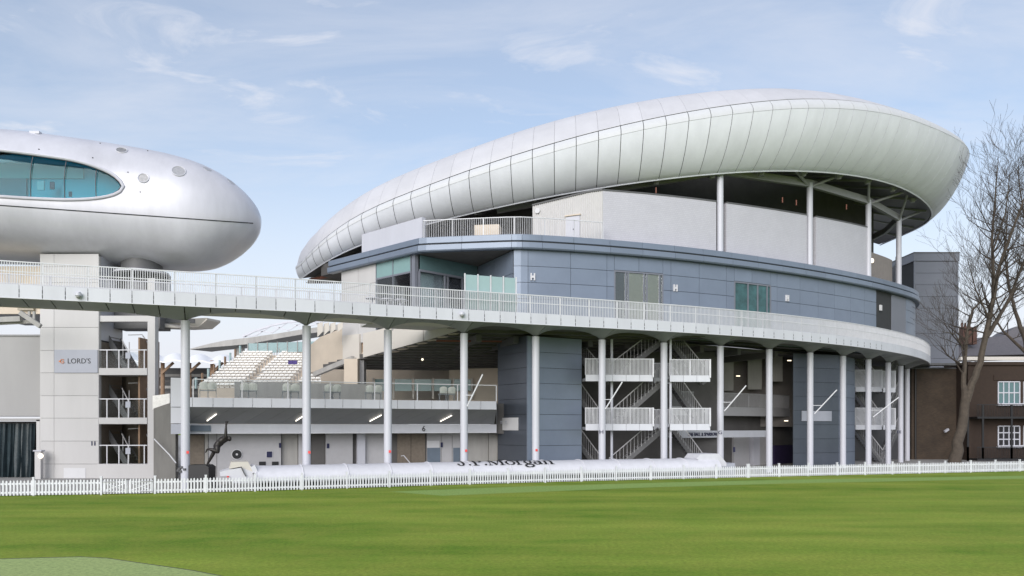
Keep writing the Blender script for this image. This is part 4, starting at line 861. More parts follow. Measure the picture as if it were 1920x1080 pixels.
ring2 = [front(WX+(x-WX)*.985, z+(17.9-z)*.05) for x, z in oval]
obj('window_gasket', MB().tube([p+Vector((0, .06, 0)) for p in ring2+[ring2[0]]], .05, 6, cap=False), 'dark_joint', mc)
# curved glazing in panes with dark mullions
def ovz(x):
    zz = []
    for k in range(len(oval)):
        a, b = oval[k], oval[(k+1) % len(oval)]
        if (a[0]-x)*(b[0]-x) <= 0 and a[0] != b[0]: zz.append(a[1]+(b[1]-a[1])*(x-a[0])/(b[0]-a[0]))
    return (min(zz), max(zz)) if zz else (17.8, 17.85)
XR = max(x for x, z in oval)
xs = [XR-d for d in (19.5, 17.2, 15, 12.9, 10.8, 8.7, 6.75, 4.9, 3.15, 1.5, .12)]
for k in range(len(xs)-1):
    rows = []
    for j in range(5):
        x = xs[k]+.02+(xs[k+1]-xs[k]-.04)*j/4; z0, z1 = ovz(x); rows.append([(front(x, z0+(z1-z0)*(.03+.94*i/6)) or Vector((x, 46, z0)))+Vector((0, .12, 0)) for i in range(7)])
    obj('pane', MB().slab(rows, Vector((0, .02, 0))), 'glass_teal', mc, smooth=True)
    x = xs[k+1]; z0, z1 = ovz(x)
    if z1-z0 > .3: obj('mullion', MB().tube([front(x-.10*(i/6), z0+(z1-z0)*(.03+.94*i/6))+Vector((0, .1, 0)) for i in range(7)], .025, 6), 'steel_dark', mc)
obj('ceiling_glow_board', MB().box((-35, 49.5, 19.0), (17, .1, .9)), 'interior_pale', mc)  # pale board on the back wall, painted for the room's ceiling light
obj('dado_band', MB().box((-38, 49.45, 17.5), (16, .1, 2.1)), 'blue_panel', mc)
obj('monitor', MB().box(P(77, 348, 48.4), (.42, .1, .55)), 'sign_white', mc); obj('desk_lamp', MB().box(P(132, 364, 48.2), (.16, .1, .3)), 'navy', mc); obj('speaker_box', MB().box(P(98, 348, 49.0), (.25, .1, .45)), 'navy', mc)
# seam, portholes, roof hatch
sr = MB().tube([hit(-60+i*10.9, 380.7+i*.774)[0] for i in range(50) if hit(-60+i*10.9, 380.7+i*.774)[0]], .035, 6); obj('shell_seam', sr, 'dark_joint', mc)
for px, py, r in ((269, 334, .30), (335, 321, .40), (372, 305, .3), (389, 317, .3), (414, 325, .3), (433, 341, .32), (228, 282, .32)):
    c, n = hit(px, py)
    if c is None: continue
    n = n if n.y < 0 or n.z > 0 else -n
    po = obj('porthole', MB().tube([c-n*.05, c+n*(.02 if px < 350 else .008)], r*.92, 24), 'porthole' if px < 300 else 'porthole_pale', mc)
    if px > 350: continue
    b1 = n.cross(Vector((0, 0, 1))).normalized(); b2 = n.cross(b1)
    obj('rim', MB().tube([c+(b1*math.cos(a/12*math.pi)+b2*math.sin(a/12*math.pi))*r+n*.02 for a in range(25)], .035, 6, cap=False), 'pod_white', po, smooth=True)
c = podpt(12.6, 1.1); obj('roof_hatch', MB().box(c+Vector((0, 0, .0)), (.6, .3, .16)), 'white', mc)
dp = MB()
for px, py in ((73, 280), (174, 296), (240, 323), (263, 360), (188, 268.8), (277, 283)):
    c, n = hit(px, py)
    if c: dp.box(c, (.06, .06, .06))
obj('cable_anchor', dp, 'dark_joint', mc)
# tower and open stair core
TY = 49.5
tx = lambda px, Y=TY: (px-CX)*Y/F
tw = obj('tower', MB().box(((tx(75)+tx(185))/2, TY+1.6, 6.9), (tx(185)-tx(75)-.06, 3.0, 13.8)), 'dark_joint', mc)
zs = [CH+(HY-y)*TY/F for y in (916, 870, 827, 784, 742, 699, 657, 614, 571, 530, 500, 476)]
for j in range(len(zs)-1):
    for a, b in ((75, 101.5), (101.5, 185)):
        obj('stone_panel', MB().box(((tx(a)+tx(b))/2, TY+.04, (zs[j]+zs[j+1])/2), (tx(b)-tx(a)-.018, .1, zs[j+1]-zs[j]-.018)), 'stone_panel', tw)
obj('stone_side', MB().box((tx(185)-.02, TY+1.6, 11.2), (.05, 2.7, 5.2)), 'white', tw); obj('core_lining', MB().box((tx(185)-.02, TY+1.6, 4.25), (.05, 2.7, 8.5)), 'wood', tw); obj('pier_edge', MB().box((tx(185)-.015, TY+.15, 6.9), (.06, .28, 13.7)), 'stone_panel', tw); obj('left_side', MB().box((tx(75)+.02, TY+1.5, 6.9), (.05, 2.9, 13.8)), 'cream_panel', tw)
obj('slim_pier', MB().box(((tx(276)+tx(290))/2, TY+.3, 6.2), (tx(290)-tx(276), .5, 12.4)), 'stone_panel', mc)
obj('head_beam', MB().box(((tx(185)+tx(276))/2, TY+.3, CH+(HY-597)*TY/F), (tx(276)-tx(185)-.02, .4, .36)), 'stone_panel', mc)
obj('core_back', MB().box(((tx(170, TY+3.8)+tx(284, TY+3.8))/2, TY+3.8, 3.6), (tx(284, TY+3.8)-tx(170, TY+3.8), .2, 7.2)), 'wood', mc)
obj('core_side', MB().box((tx(281, TY+2.2), TY+2.1, 4.4), (.1, 2.8, 8.8)), 'timber', mc)
for k, (y0, y1, zr) in enumerate(((690, 703, 656), (783, 795, 748), (871, 878, 835))):
    z0, z1 = CH+(HY-y1)*TY/F, CH+(HY-y0)*TY/F; cxx = (tx(185)+tx(276))/2; wv = tx(276)-tx(185)-.03
    la = obj('stair_landing', MB().box((cxx, TY+.75, (z0+z1)/2), (wv, 1.5, z1-z0)), 'stone_panel' if k < 2 else 'concrete', mc)
    zt = CH+(HY-zr)*TY/F
    obj('handrail', MB().bar((tx(186), TY+.05, zt), (tx(275), TY+.05, zt), .05, .06), 'rail_white', la)
    for px in (200, 222.5, 240, 270): obj('post', MB().box((tx(px), TY+.05, (z1+zt)/2), (.06, .05, zt-z1)), 'rail_white', la)
    for a, b in ((186, 200), (200, 222.5), (222.5, 240), (240, 270)): obj('pane', MB().box(((tx(a)+tx(b))/2, TY+.06, (z1+zt)/2-.04), (tx(b)-tx(a)-.08, .015, zt-z1-.16)), 'glass_clear', la)
    obj('notice', MB().box((tx(240), TY+.0, zt-.35), (.3, .03, .38)), 'sign_grey', la)
    zb = z1; flight(mc, 186, zb+3.0, 238, zb+.05, TY+1.3, w=1.5, n=14, rail=False, tm_='old_concrete')
    hr = MB().bar((tx(208), TY+1.4, zb+1.9), (tx(224), TY+1.4, zb+.85), .05, .05).bar((tx(245), TY+1.6, zb+2.2), (tx(272), TY+1.6, zb+.9), .05, .06).bar((tx(220), TY+1.4, zb+2.2), (tx(245), TY+1.6, zb+2.25), .05, .05)
    for px in (210, 222): hr.box((tx(px), TY+1.4, zb+.9), (.04, .04, 1.7))
    obj('stair_rail', hr, 'door_grey', mc)
obj('plinth', MB().box(((tx(185)+tx(290))/2, TY+.3, .45), (tx(290)-tx(185), .9, .9)), 'stone_panel', mc)
# under-pod collar and walkway entrance
obj('collar', MB().tube([(tx(238), TY+2.0, 12.95), (tx(238), TY+2.0, 13.1)], [1.72, 1.66], 32), 'pod_white', mc, smooth=True); obj('drum', MB().tube([(tx(238), TY+2.0, 12.9), (tx(238), TY+2.0, 14.2)], 1.25, 24), 'steel_dark', mc, smooth=True)
obj('core_upper', MB().box(((tx(187)+tx(276))/2, TY+2.6, 11.3), (tx(276)-tx(187), 1.6, 3.6)), 'steel_dark', mc)
obj('under_wall', MB().box((tx(30, 50), 50.5, 11.8), (9, .3, 3.0)), 'cream', mc); obj('green_notice', MB().box((tx(45, 50), 50.2, 11.2), (1.0, .1, 1.4)), 'curtain', mc)
# signs on the tower
sgn = thing('wall_sign', 'grey LORD\'S sign with orange emblem on the pale tower', 'sign', (tx(143), TY-.02, 6.9))
z0, z1 = CH+(HY-699)*TY/F, CH+(HY-656)*TY/F; obj('board', MB().box(((tx(103)+tx(184))/2, TY-.045, (z0+z1)/2), (tx(184)-tx(103), .05, z1-z0)), 'sign_grey', sgn)
text('lettering', "LORD'S", .45, (tx(149.5), TY-.075, (z0+z1)/2), (1, 0, 0), (0, 0, 1), 'black', sgn, squash=.98)
em = MB(); c0 = Vector((tx(118.5), TY-.085, (z0+z1)/2))
for a0 in range(40, 330, 10):
    em.bar(c0+Vector((.12*math.cos(math.radians(a0)), 0, .12*math.sin(math.radians(a0)))), c0+Vector((.12*math.cos(math.radians(a0+10)), 0, .12*math.sin(math.radians(a0+10)))), .03, .06, up=(0, 1, 0))
em.box(c0+Vector((-.17, 0, 0)), (.1, .02, .09)); em.box(c0+Vector((.03, 0, 0)), (.1, .02, .05)); obj('emblem', em, 'orange', sgn)
text('stand_number', 'II', .38, (tx(175.5), TY-.03, CH+(HY-832)*TY/F), (1, 0, 0), (0, 0, 1), 'navy', tw, squash=1.9)
obj('service_hatch', MB().box(((tx(120)+tx(161))/2, TY-.02, CH+(HY-889)*TY/F), (tx(161)-tx(120), .03, .75)), 'sign_white', tw)
gp = obj('gate_post', MB().box((tx(84), TY-.6, .85), (.36, .3, 1.7)), 'stone_panel', mc); obj('post_cap', MB().box((tx(84), TY-.6, 1.73), (.5, .42, .08)), 'white', gp); obj('post_lamp', MB().tube([(tx(90.5), TY-.82, 1.42), (tx(90.5), TY-.76, 1.42)], .15, 12), 'lamp_soft', gp)
# hoarding box and draped bay left of the tower
hb = thing('hoarding_box', 'big pale grey hoarding box above a dark draped bay at the left edge', 'hoarding', (tx(20), TY+.5, 0))
hz = lambda y: CH+(HY-y)*TY/F
obj('box', MB().box(((tx(-90)+tx(71))/2, TY+1.7, (hz(628)+hz(780))/2), (tx(71)-tx(-90), 2.4, hz(628)-hz(780))), 'hoarding', hb)
obj('top_edge', MB().box(((tx(-90)+tx(71))/2, TY+1.65, hz(628)+.04), (tx(72)-tx(-90), 2.5, .08)), 'steel_grey', hb); obj('bottom_rail', MB().box(((tx(-90)+tx(70))/2, TY+.45, hz(787)), (tx(70)-tx(-90), .3, .16)), 'hoarding', hb)
obj('side_frame', MB().box((tx(66), TY+.45, hz(787)/2), (.22, .3, hz(787))), 'stone_panel', hb); obj('dark_bay', MB().box(((tx(-90)+tx(62))/2, TY+1.8, hz(790)/2), (tx(62)-tx(-90), .1, hz(790))), 'black', hb)
rr = []
for i in range(61):
    x = tx(-80)+(tx(50)-tx(-80))*i/60; w = .10*math.sin(i*1.1)+.06*math.sin(i*2.7+1); rr.append([(x, TY+.9+w*.5, hz(794)), (x+.02*math.sin(i), TY+.85+w*.8, 2.4), (x+.05*math.sin(i*.7), TY+.8+w, 1.1), (x+.04*math.sin(i*.9), TY+.75+w*1.3, .03)])
obj('drape', MB().slab([[Vector(p) for p in r] for r in rr], Vector((0, .03, 0))), 'drape', hb, smooth=True)
cs_ = thing('steel_canopy', 'steel framed canopy under the walkway at the far left edge', 'canopy', (tx(30), 48, 0))
obj('roof_sheet', MB().poly([P(-60, 588, 51), P(74, 588, 51), P(74, 580, 51), P(-60, 580, 51)], (0, 6, 0)), 'steel_grey', cs_)
obj('truss', MB().bar(P(-10, 600, 47), P(40, 598, 47), .3, .3).bar(P(38, 586, 46.8), P(76, 612, 46.8), .2, .25).bar(P(64, 584, 46.9), P(64, 600, 46.9), .12, .12).bar(P(55, 584, 46.9), P(55, 596, 46.9), .12, .12).bar(P(-20, 607, 47.2), P(60, 603, 47.2), .15, .2), 'concrete', cs_)
pc = thing('podium_canopy', 'flat cream canopy edge behind the first white column', 'canopy', (P(330, 0, 54).x, 54, 0))
obj('soffit', MB().poly([P(284, 613, 52), P(336, 614.5, 52), P(372, 613, 54), P(388, 600, 54), P(388, 596, 54), P(284, 600, 52)], (0, 2.5, .15)), 'cream_panel', pc); obj('dark_top', MB().poly([P(284, 604, 51.8), P(365, 606, 53), P(365, 598, 53), P(284, 596, 51.8)], (0, .1, 0)), 'steel_dark', pc)  # second piece is a dark strip along the canopy top
# ------------------------------------------------------------------ right-hand buildings
gt = thing('clad_tower', 'tall plain grey panelled stair tower right of the grandstand', 'tower', (P(1755, 0, 86).x, 88, 0))
a, b = P(1714, 0, 86).x, P(1797, 0, 86).x
obj('core', MB().box(((a+b)/2, 88.6, 10.9), (b-a-.1, 5, 21.6)), 'dark_joint', gt)
ys = [490, 512, 534, 556, 578, 600, 625, 648, 672, 696, 720]
for j in range(len(ys)-1):
    z1, z0 = CH+(HY-ys[j])*86/F, CH+(HY-ys[j+1])*86/F
    obj('cladding_panel', MB().box(((a+b)/2, 86.05, (z0+z1)/2), (b-a-.35, .1, z1-z0-.03)), 'tower_clad', gt)
for x in (a+.08, b-.08): obj('corner_strip', MB().box((x, 86.04, 10.7), (.16, .14, 21.2)), 'tower_clad', gt)
obj('parapet', MB().box(((a+b)/2, 88.5, CH+(HY-482)*86/F), (b-a+.16, 5.2, .85)), 'tower_clad', gt); obj('coping', MB().box(((a+b)/2, 88.5, CH+(HY-474)*86/F), (b-a+.2, 5.3, .12)), 'steel_dark', gt)
obj('side_ladder', MB().box((a-.25, 87, 15.5), (.4, .5, 4)), 'steel_grey', gt)
bb = thing('brick_building', 'long dark brown brick wall behind the leaning bare tree', 'wall', (P(1765, 0, 79).x, 79, 0))
a, b = P(1709, 0, 78).x, P(1822, 0, 78).x; obj('wall', MB().box(((a+b)/2, 79, 4.42), (b-a, 2, 8.84)), 'brick_brown', bb); obj('coping', MB().box(((a+b)/2, 79, 8.9), (b-a+.1, 2.1, .13)), 'steel_dark', bb)
obj('roof_edge', MB().box((P(1745, 684, 77.5).x, 77.3, P(1745, 684, 77.5).z), (4.2, 1.2, .2)), 'steel_dark', bb)
obj('downpipe', MB().tube([(a+.35, 77.9, 0), (a+.35, 77.9, 8.8)], .09, 8), 'black', bb)
cmr = thing('security_camera', 'small white camera fixed on the brown brick wall', 'camera', P(1773, 807, 77.8)); q = P(1773, 807, 77.8)
obj('body', MB().bar(q+Vector((-.25, -.3, -.12)), q+Vector((.15, -.2, .12)), .2, .2), 'white', cmr); obj('bracket', MB().bar(q+Vector((.15, -.2, .1)), q+Vector((.3, .2, .1)), .06, .06), 'steel_grey', cmr)
for k, (px, py) in enumerate(((147, 553), (866, 589))):
    q = CP.off(CP.spx(px, 1.95), 1.98, 0); q.z = CH+(HY-py)*q.y/F
    t = thing('security_camera', ['white dome camera on the walkway edge above the pale tower', 'white dome camera on the walkway edge left of the glass screen'][k], 'camera', q)
    obj('housing', MB().tube([q+Vector((0, 0, .1)), q+Vector((0, 0, -.04))], [.13, .15], 14), 'white', t, smooth=True); obj('dome', MB().tube([q+Vector((0, 0, -.04)), q+Vector((0, 0, -.12)), q+Vector((0, 0, -.17))], [.12, .1, .03], 14), 'steel_grey', t, smooth=True); obj('arm', MB().bar(q+Vector((0, 0, .1)), q+Vector((0, .3, .2)), .05, .05), 'white', t)
HYY = 76.0
hs = thing('brick_house', 'dark brick house with white paned windows and black iron balconies', 'house', (P(1890, 0, HYY).x, HYY, 0))
a, b = P(1815, 0, HYY).x, P(2010, 0, HYY).x; ztp = CH+(HY-684)*HYY/F
obj('wall', MB().box(((a+b)/2, HYY+2, ztp/2), (b-a, 4, ztp)), 'brick_dark_shaded', hs)
obj('parapet', MB().box(((a+b)/2, HYY+1.9, ztp+.12), (b-a+.3, 4.2, .3)), 'brick_dark_shaded', hs)
a2 = P(1863, 0, HYY).x; obj('red_quoins', MB().box(((a2+b)/2, HYY-.03, (CH+(HY-708)*HYY/F)), (b-a2, .1, .5)), 'brick_dark_shaded', hs)
for py0, py1, nr_, teal_row in ((716, 757, 2, 1), (799, 836, 3, 0)):  # upper row gets teal panes, lower row black ones
    for px0 in (1871, 1919):
        x0, x1 = P(px0, 0, HYY).x, P(px0+40, 0, HYY).x; z1, z0 = CH+(HY-py0)*HYY/F, CH+(HY-py1)*HYY/F; ncol = 4
        w = obj('window', MB().box(((x0+x1)/2, HYY-.02, z1), (x1-x0, .16, .09)).box(((x0+x1)/2, HYY-.02, z0), (x1-x0, .16, .09)).box((x0, HYY-.02, (z0+z1)/2), (.09, .16, z1-z0)).box((x1, HYY-.02, (z0+z1)/2), (.09, .16, z1-z0)), 'white', hs)
        for c in range(ncol):
            xa, xb = x0+(x1-x0)*c/ncol, x0+(x1-x0)*(c+1)/ncol
            if c: obj('glazing_bar', MB().box((xa, HYY-.03, (z0+z1)/2), (.09, .1, z1-z0-.1)), 'white', w)
            for r in range(nr_):
                za, zb = z0+(z1-z0)*r/nr_, z0+(z1-z0)*(r+1)/nr_; obj('pane', MB().box(((xa+xb)/2, HYY-.005, (za+zb)/2), (xb-xa-.1, .03, zb-za-.1)), 'teal_dark' if teal_row else 'black', w)
        for r in range(1, nr_): obj('glazing_bar', MB().box(((x0+x1)/2, HYY-.035, z0+(z1-z0)*r/nr_), (x1-x0-.1, .1, .1)), 'white', w)
        obj('sill', MB().box(((x0+x1)/2, HYY-.12, z0-.12), (x1-x0+.3, .3, .12)), 'white', w)
for py0, py1 in ((758, 783), (838, 862)):
    z1, z0 = CH+(HY-py0)*(HYY-1.5)/F, CH+(HY-py1)*(HYY-1.5)/F; bl = obj('balcony', MB().box(((a+b)/2, HYY-.8, z0), (b-a, 1.5, .18)), 'black', hs); pa = Path([(a, HYY-1.5), (b, HYY-1.5)], False)
    obj('top_rail', MB().sweep(pa, 0, pa.L, rect(-.04, .04, z1-.06, z1)), 'black', bl); q = MB()
    for i in range(int(pa.L/.14)): q.box(pa.off(i*.14, 0, (z0+z1)/2), (.025, .025, z1-z0))
    obj('balusters', q, 'black', bl, kind='stuff')
    for px in (1815, 1843, 1897, 1950): obj('post', MB().box((P(px, 0, HYY-1.5).x, HYY-1.48, z1/2), (.16, .1, z1)), 'black', bl)
    obj('white_ledge', MB().box((P(1900, 0, HYY).x+1, HYY-.2, z1+.08), (4.6, .25, .1)), 'white', hs)
fh = thing('slate_roofed_house', 'cream house with slate roof and brick chimneys behind the bare trees', 'house', (P(1860, 0, 120).x, 122, 0))
obj('wall', MB().box((P(1870, 0, 120).x+3, 124, 6), (16, 8, 13.5)), 'cream', fh)
obj('roof', MB().poly([P(1796, 668, 119), P(2000, 662, 119), P(1990, 612, 124), P(1905, 612, 124), P(1880, 630, 124), P(1796, 636, 124)], (0, 5, -.5)), 'slate', fh)
obj('cornice', MB().box((P(1870, 672, 119).x+3, 119.3, P(1870, 672, 119).z), (17, .8, .5)), 'cream_panel', fh)
for px, w in ((1810, 16), (1824, 7)):
    q = P(px, 630, 121); ch = obj('chimney', MB().box((q.x, q.y, q.z), (w*.08, 1.2, 2.6)), 'chimney', fh)
    for k in range(3 if w > 15 else 1): obj('chimney_pot', MB().tube([(q.x-.5+k*.5, q.y, q.z+1.3), (q.x-.5+k*.5, q.y, q.z+2.0)], [.17, .13], 8), 'chimney', ch)
for px in (1812, 1836): obj('window', MB().box(P(px, 684, 119.9), (1.3, .2, 1.5)), 'white', fh)
# ------------------------------------------------------------------ bare trees
def bare_tree(name, label, base, guide, seed, rmin=.011, levels=6, spread=.5, density=1.0):
    """guide: list of limbs, each [(px,py,Y,radius)...] in order; twigs grow from the limbs"""
    rnd = random.Random(seed); t = thing(name, label, 'tree', base); tw_ = MB(); cnt = [0]
    def grow(p, d, ln, r, lev):
        if lev <= 0 or r < .0045 or cnt[0] > 14000: return
        n = 4; pts = [p]; rs = [r]; q = p.copy(); dd = d.copy()
        for i in range(n):
            dd = (dd+Vector((rnd.uniform(-1, 1), rnd.uniform(-1, 1), rnd.uniform(-.6, 1.0)))*.17).normalized(); q = q+dd*(ln/n); pts.append(q.copy()); rs.append(max(rmin*.8, r*(1-.6*(i+1)/n)))
        tw_.tube(pts, rs, 6 if r > .05 else 4 if r > .02 else 3, cap=False); cnt[0] += 1
        k = rnd.choice((2, 3, 3, 4)) if lev > 2 else rnd.choice((2, 3))
        for j in range(k):
            f = rnd.uniform(.3, 1.0); i = min(n, int(f*n)+1); ax = Vector((rnd.uniform(-1, 1), rnd.uniform(-1, 1), rnd.uniform(-.25, .8))).normalized()
            nd = (dd*1.0+ax*rnd.uniform(.5, 1.0)).normalized(); nd.z += .1; grow(pts[i], nd.normalized(), ln*rnd.uniform(.55, .82), rs[i]*rnd.uniform(.55, .8), lev-1)
    for li, limb in enumerate(guide):
        pts = [P(x, y, Y) for x, y, Y, r in limb]; rs = [q[3] for q in limb]
        dense = []; dr = []
        for i in range(len(pts)-1):
            m = max(2, int((pts[i+1]-pts[i]).length/.6))
            for k in range(m):
                f = k/m; dense.append(pts[i].lerp(pts[i+1], f)+Vector((rnd.uniform(-1, 1), rnd.uniform(-1, 1), 0))*.06*rs[i]*3); dr.append(rs[i]+(rs[i+1]-rs[i])*f)
        dense.append(pts[-1]); dr.append(rs[-1])
        obj('trunk' if li == 0 else 'limb', MB().tube(dense, dr, 14 if li == 0 else 8), 'bark', t, smooth=True)
        if li == 0: continue
        L = len(dense)
        for i in range(int(L*.25), L):
            for _ in range(2 if rnd.random() < .75*density else 1):
                d = (dense[i]-dense[i-1]).normalized(); ax = Vector((rnd.uniform(-1, 1), rnd.uniform(-.8, .8), rnd.uniform(-.2, .6))).normalized()
                grow(dense[i], (d*.6+ax).normalized(), rnd.uniform(1.6, 3.4), min(.075, dr[i]*.5), levels-1 if dr[i] > .05 else levels-2)
    obj('crown', tw_, 'twig', t); return t
TYr = 71.0
bare_tree('bare_tree', 'big leaning bare tree with forked trunk before the brown brick wall', G(1790, 868),
    [[(1790, 872, TYr, .55), (1797, 830, TYr, .45), (1806, 780, TYr, .40), (1811, 745, TYr, .38)],
     [(1810, 752, TYr, .36), (1806, 720, TYr, .22), (1809, 670, TYr, .17), (1814, 620, TYr, .13), (1824, 580, TYr, .10), (1850, 555, TYr, .05)],
     [(1811, 752, TYr, .36), (1822, 720, TYr, .31), (1838, 680, TYr, .27), (1850, 625, TYr, .24), (1864, 550, TYr, .18), (1874, 500, TYr, .15), (1895, 440, TYr-.5, .12), (1916, 385, TYr-1, .08), (1935, 330, TYr-1, .04)],
     [(1850, 632, TYr, .20), (1870, 600, TYr+.3, .17), (1893, 560, TYr+.6, .14), (1915, 500, TYr+.8, .1), (1945, 430, TYr+1, .05)],
     [(1862, 560, TYr, .17), (1862, 500, TYr, .14), (1860, 450, TYr+.3, .11), (1864, 395, TYr+.6, .085), (1868, 340, TYr+.8, .05), (1872, 300, TYr+.8, .025)],
     [(1862, 470, TYr, .08), (1885, 400, TYr-.6, .06), (1893, 330, TYr-1, .03)],
     [(1811, 660, TYr, .09), (1790, 626, TYr-.5, .05), (1768, 622, TYr-1, .02)],
     [(1856, 600, TYr, .08), (1830, 545, TYr-.8, .055), (1815, 490, TYr-1.4, .03)]], 3, levels=5, density=.9)
bare_tree('bare_tree', 'upright bare tree at the right edge behind the leaning one', (P(1935, 0, 92).x, 92, 0),
    [[(1935, 862, 92, .5), (1930, 720, 92, .4), (1925, 640, 92, .34)],
     [(1925, 645, 92, .3), (1905, 590, 92, .2), (1890, 530, 92, .14), (1884, 470, 92, .08), (1890, 400, 92, .04)],
     [(1925, 645, 92, .3), (1935, 560, 92, .22), (1930, 470, 92, .15), (1918, 390, 92, .09), (1908, 320, 92, .04)],
     [(1922, 660, 92, .2), (1880, 620, 92, .12), (1850, 570, 92, .06), (1838, 530, 92, .03)],
     [(1930, 520, 92, .12), (1945, 420, 92, .08), (1925, 330, 92, .05), (1915, 295, 92, .02)]], 11, levels=5, density=.7)
# ------------------------------------------------------------------ pitch cover on wheels
pcv = thing('pitch_cover', 'long white barrel shaped pitch cover lettered J.P.Morgan behind the picket fence', 'pitch cover', FP.off(FP.L*.5, -1.4, 0))
ca, cb_ = FP.spx(478, -1.45), FP.spx(1335, -1.45); nsec = 12; HWc, HTc = 1.15, .76
def covpt(q, th, ex=0.0):
    c, s_ = math.cos(th), math.sin(th); return FP.off(q, -1.45+(HWc+ex)*math.copysign(abs(c)**.9, c), .46+(HTc+ex)*abs(s_)**.9)
for k in range(nsec):
    a = ca+(cb_-ca)*k/nsec; b = ca+(cb_-ca)*(k+1)/nsec
    rows = [[covpt(a+.01+(b-a-.02)*i/6, math.pi*j/18, .012*math.sin(math.pi*i/6)*-1) for j in range(19)] for i in range(7)]
    obj('cover_panel', MB().slab(rows, Vector((0, 0, -.03))), 'cover_white', pcv, smooth=True)
    obj('hoop', MB().tube([covpt(a, math.pi*j/18, .012) for j in range(19)], .03, 5), 'cover_white', pcv, smooth=True)
    for sd_ in (.5,): obj('wheel', MB().tube([FP.off(a+.8, -.42, .2), FP.off(a+.8, -.32, .2)], .2, 14), 'black', pcv)
obj('base_strip', MB().sweep(FP, ca, cb_, rect(-.36, -.28, .40, .47)), 'steel_grey', pcv)
obj('base_strip', MB().sweep(FP, ca, cb_, rect(-2.6, -2.56, .05, .47)), 'black', pcv)  # dark gap under the raised cover, painted as a black sheet
# lettering wrapped on the barrel: strokes given in (x, y) em units, thick verticals and thin joins
def stroke(mb, pts, w0, x0, adv):
    for (xa, ya, wa), (xb, yb, wb) in zip(pts[:-1], pts[1:]):
        d = Vector((xb-xa, yb-ya)); L = d.length
        if L < 1e-5: continue
        n = Vector((-d.y, d.x))/L; m = max(1, int(L/.15)); q = []
        for i in range(m+1):
            f = i/m; c = Vector((xa+d.x*f, ya+d.y*f)); w = (wa+(wb-wa)*f)*w0/2
            for s_ in (-1, 1):
                e = c+n*w*s_; q.append(covpt(LA+(x0+e.x)*LS, LB+e.y*LV, .035))
        mb.add(q, [(2*i, 2*i+1, 2*i+3, 2*i+2) for i in range(m)])
def arcp(cx, cy, rx, ry, a0, a1, n=14, tk=1.0, tn=.35):
    return [(cx+rx*math.cos(math.radians(a0+(a1-a0)*i/n)), cy+ry*math.sin(math.radians(a0+(a1-a0)*i/n)), tn+(tk-tn)*abs(math.cos(math.radians(a0+(a1-a0)*i/n)))) for i in range(n+1)]
K, kt = 1.0, .35
GL = {'J': ([[(.35, 1, K), (.35, .2, K)], arcp(.18, .2, .17, .2, 0, -200, tk=.9), [(.12, 1, kt), (.55, 1, kt)]], .6), '.': ([[(.06, .08, 1.1), (.2, .08, 1.1)]], .3),
      'P': ([[(.2, 0, K), (.2, 1, K)], [(.02, 1, kt), (.4, 1, kt)], [(.02, 0, kt), (.4, 0, kt)], arcp(.38, .75, .27, .25, 90, -90), [(.38, .5, kt), (.2, .5, kt)]], .7),
      'M': ([[(.12, 0, kt), (.16, 1, kt)], [(.16, 1, K), (.52, .02, K)], [(.52, .02, kt), (.86, 1, kt)], [(.9, 1, K), (.9, 0, K)], [(-.02, 0, kt), (.26, 0, kt)], [(.72, 0, kt), (1.06, 0, kt)], [(0, 1, kt), (.2, 1, kt)], [(.86, 1, kt), (1.04, 1, kt)]], 1.15),
      'o': ([arcp(.3, .32, .26, .32, 0, 360, 24)], .66), 'r': ([[(.15, 0, K), (.15, .62, K)], [(0, 0, kt), (.34, 0, kt)], [(0, .62, kt), (.15, .62, kt)], arcp(.36, .42, .2, .2, 150, 50)], .52),
      'g': ([arcp(.28, .38, .2, .24, 0, 360, 20), arcp(.3, -.14, .27, .16, 0, 360, 22), [(.2, .16, kt), (.14, .06, .6), (.45, .0, .8)], [(.44, .56, kt), (.58, .62, .7)]], .64),
      'a': ([[(.44, .45, K), (.44, .06, K), (.58, .02, kt)], arcp(.26, .44, .18, .18, 0, 160), arcp(.24, .17, .2, .17, 20, 340, 20)], .64), 'n': ([[(.15, 0, K), (.15, .62, K)], [(0, 0, kt), (.3, 0, kt)], [(0, .62, kt), (.15, .62, kt)], arcp(.34, .4, .2, .22, 170, 0), [(.54, .4, K), (.54, 0, K)], [(.4, 0, kt), (.7, 0, kt)]], .76)}
word = 'J.P.Morgan'; tot = sum(GL[c][1] for c in word); LA = FP.spx(851, -1.45); LS = (FP.spx(1031, -1.45)-LA)/tot; LB, LV = .80, .80
lt_ = MB(); x = 0.0
for c in word:
    for st_ in GL[c][0]: stroke(lt_, st_, .15, x, 0)
    x += GL[c][1]
obj('lettering', lt_, 'black', pcv)
# tractor units at both ends
def sidepoly(pts, d0, d1, name, m, par):
    """pts: (px,py) seen on the plane d0 behind the fence line, extruded back to d1"""
    v = []
    for px, py in pts:
        s_ = FP.spx(px, d0); p = FP.off(s_, d0); p.z = max(.05, CH+(HY-py)*p.y/F); v.append(p)
    n = FP.nor(FP.spx(pts[0][0], d0)); return obj(name, MB().poly(v, n*(d1-d0)), m, par)
sidepoly([(413, 893), (412, 885), (430, 880), (440, 879), (452, 877), (490, 890), (495, 906), (437, 906), (431, 894), (424, 892)], -.55, -2.4, 'cab_nose', 'cover_white', pcv)
sidepoly([(430, 879), (434, 866.5), (465, 866), (471, 876), (476, 888), (456, 885), (452, 875)], -.6, -2.4, 'cab_hood', 'cream_panel', pcv)
sidepoly([(470, 876), (478, 872), (484, 886), (500, 905), (492, 906), (476, 889)], -.5, -2.3, 'cab_side', 'cover_white', pcv)
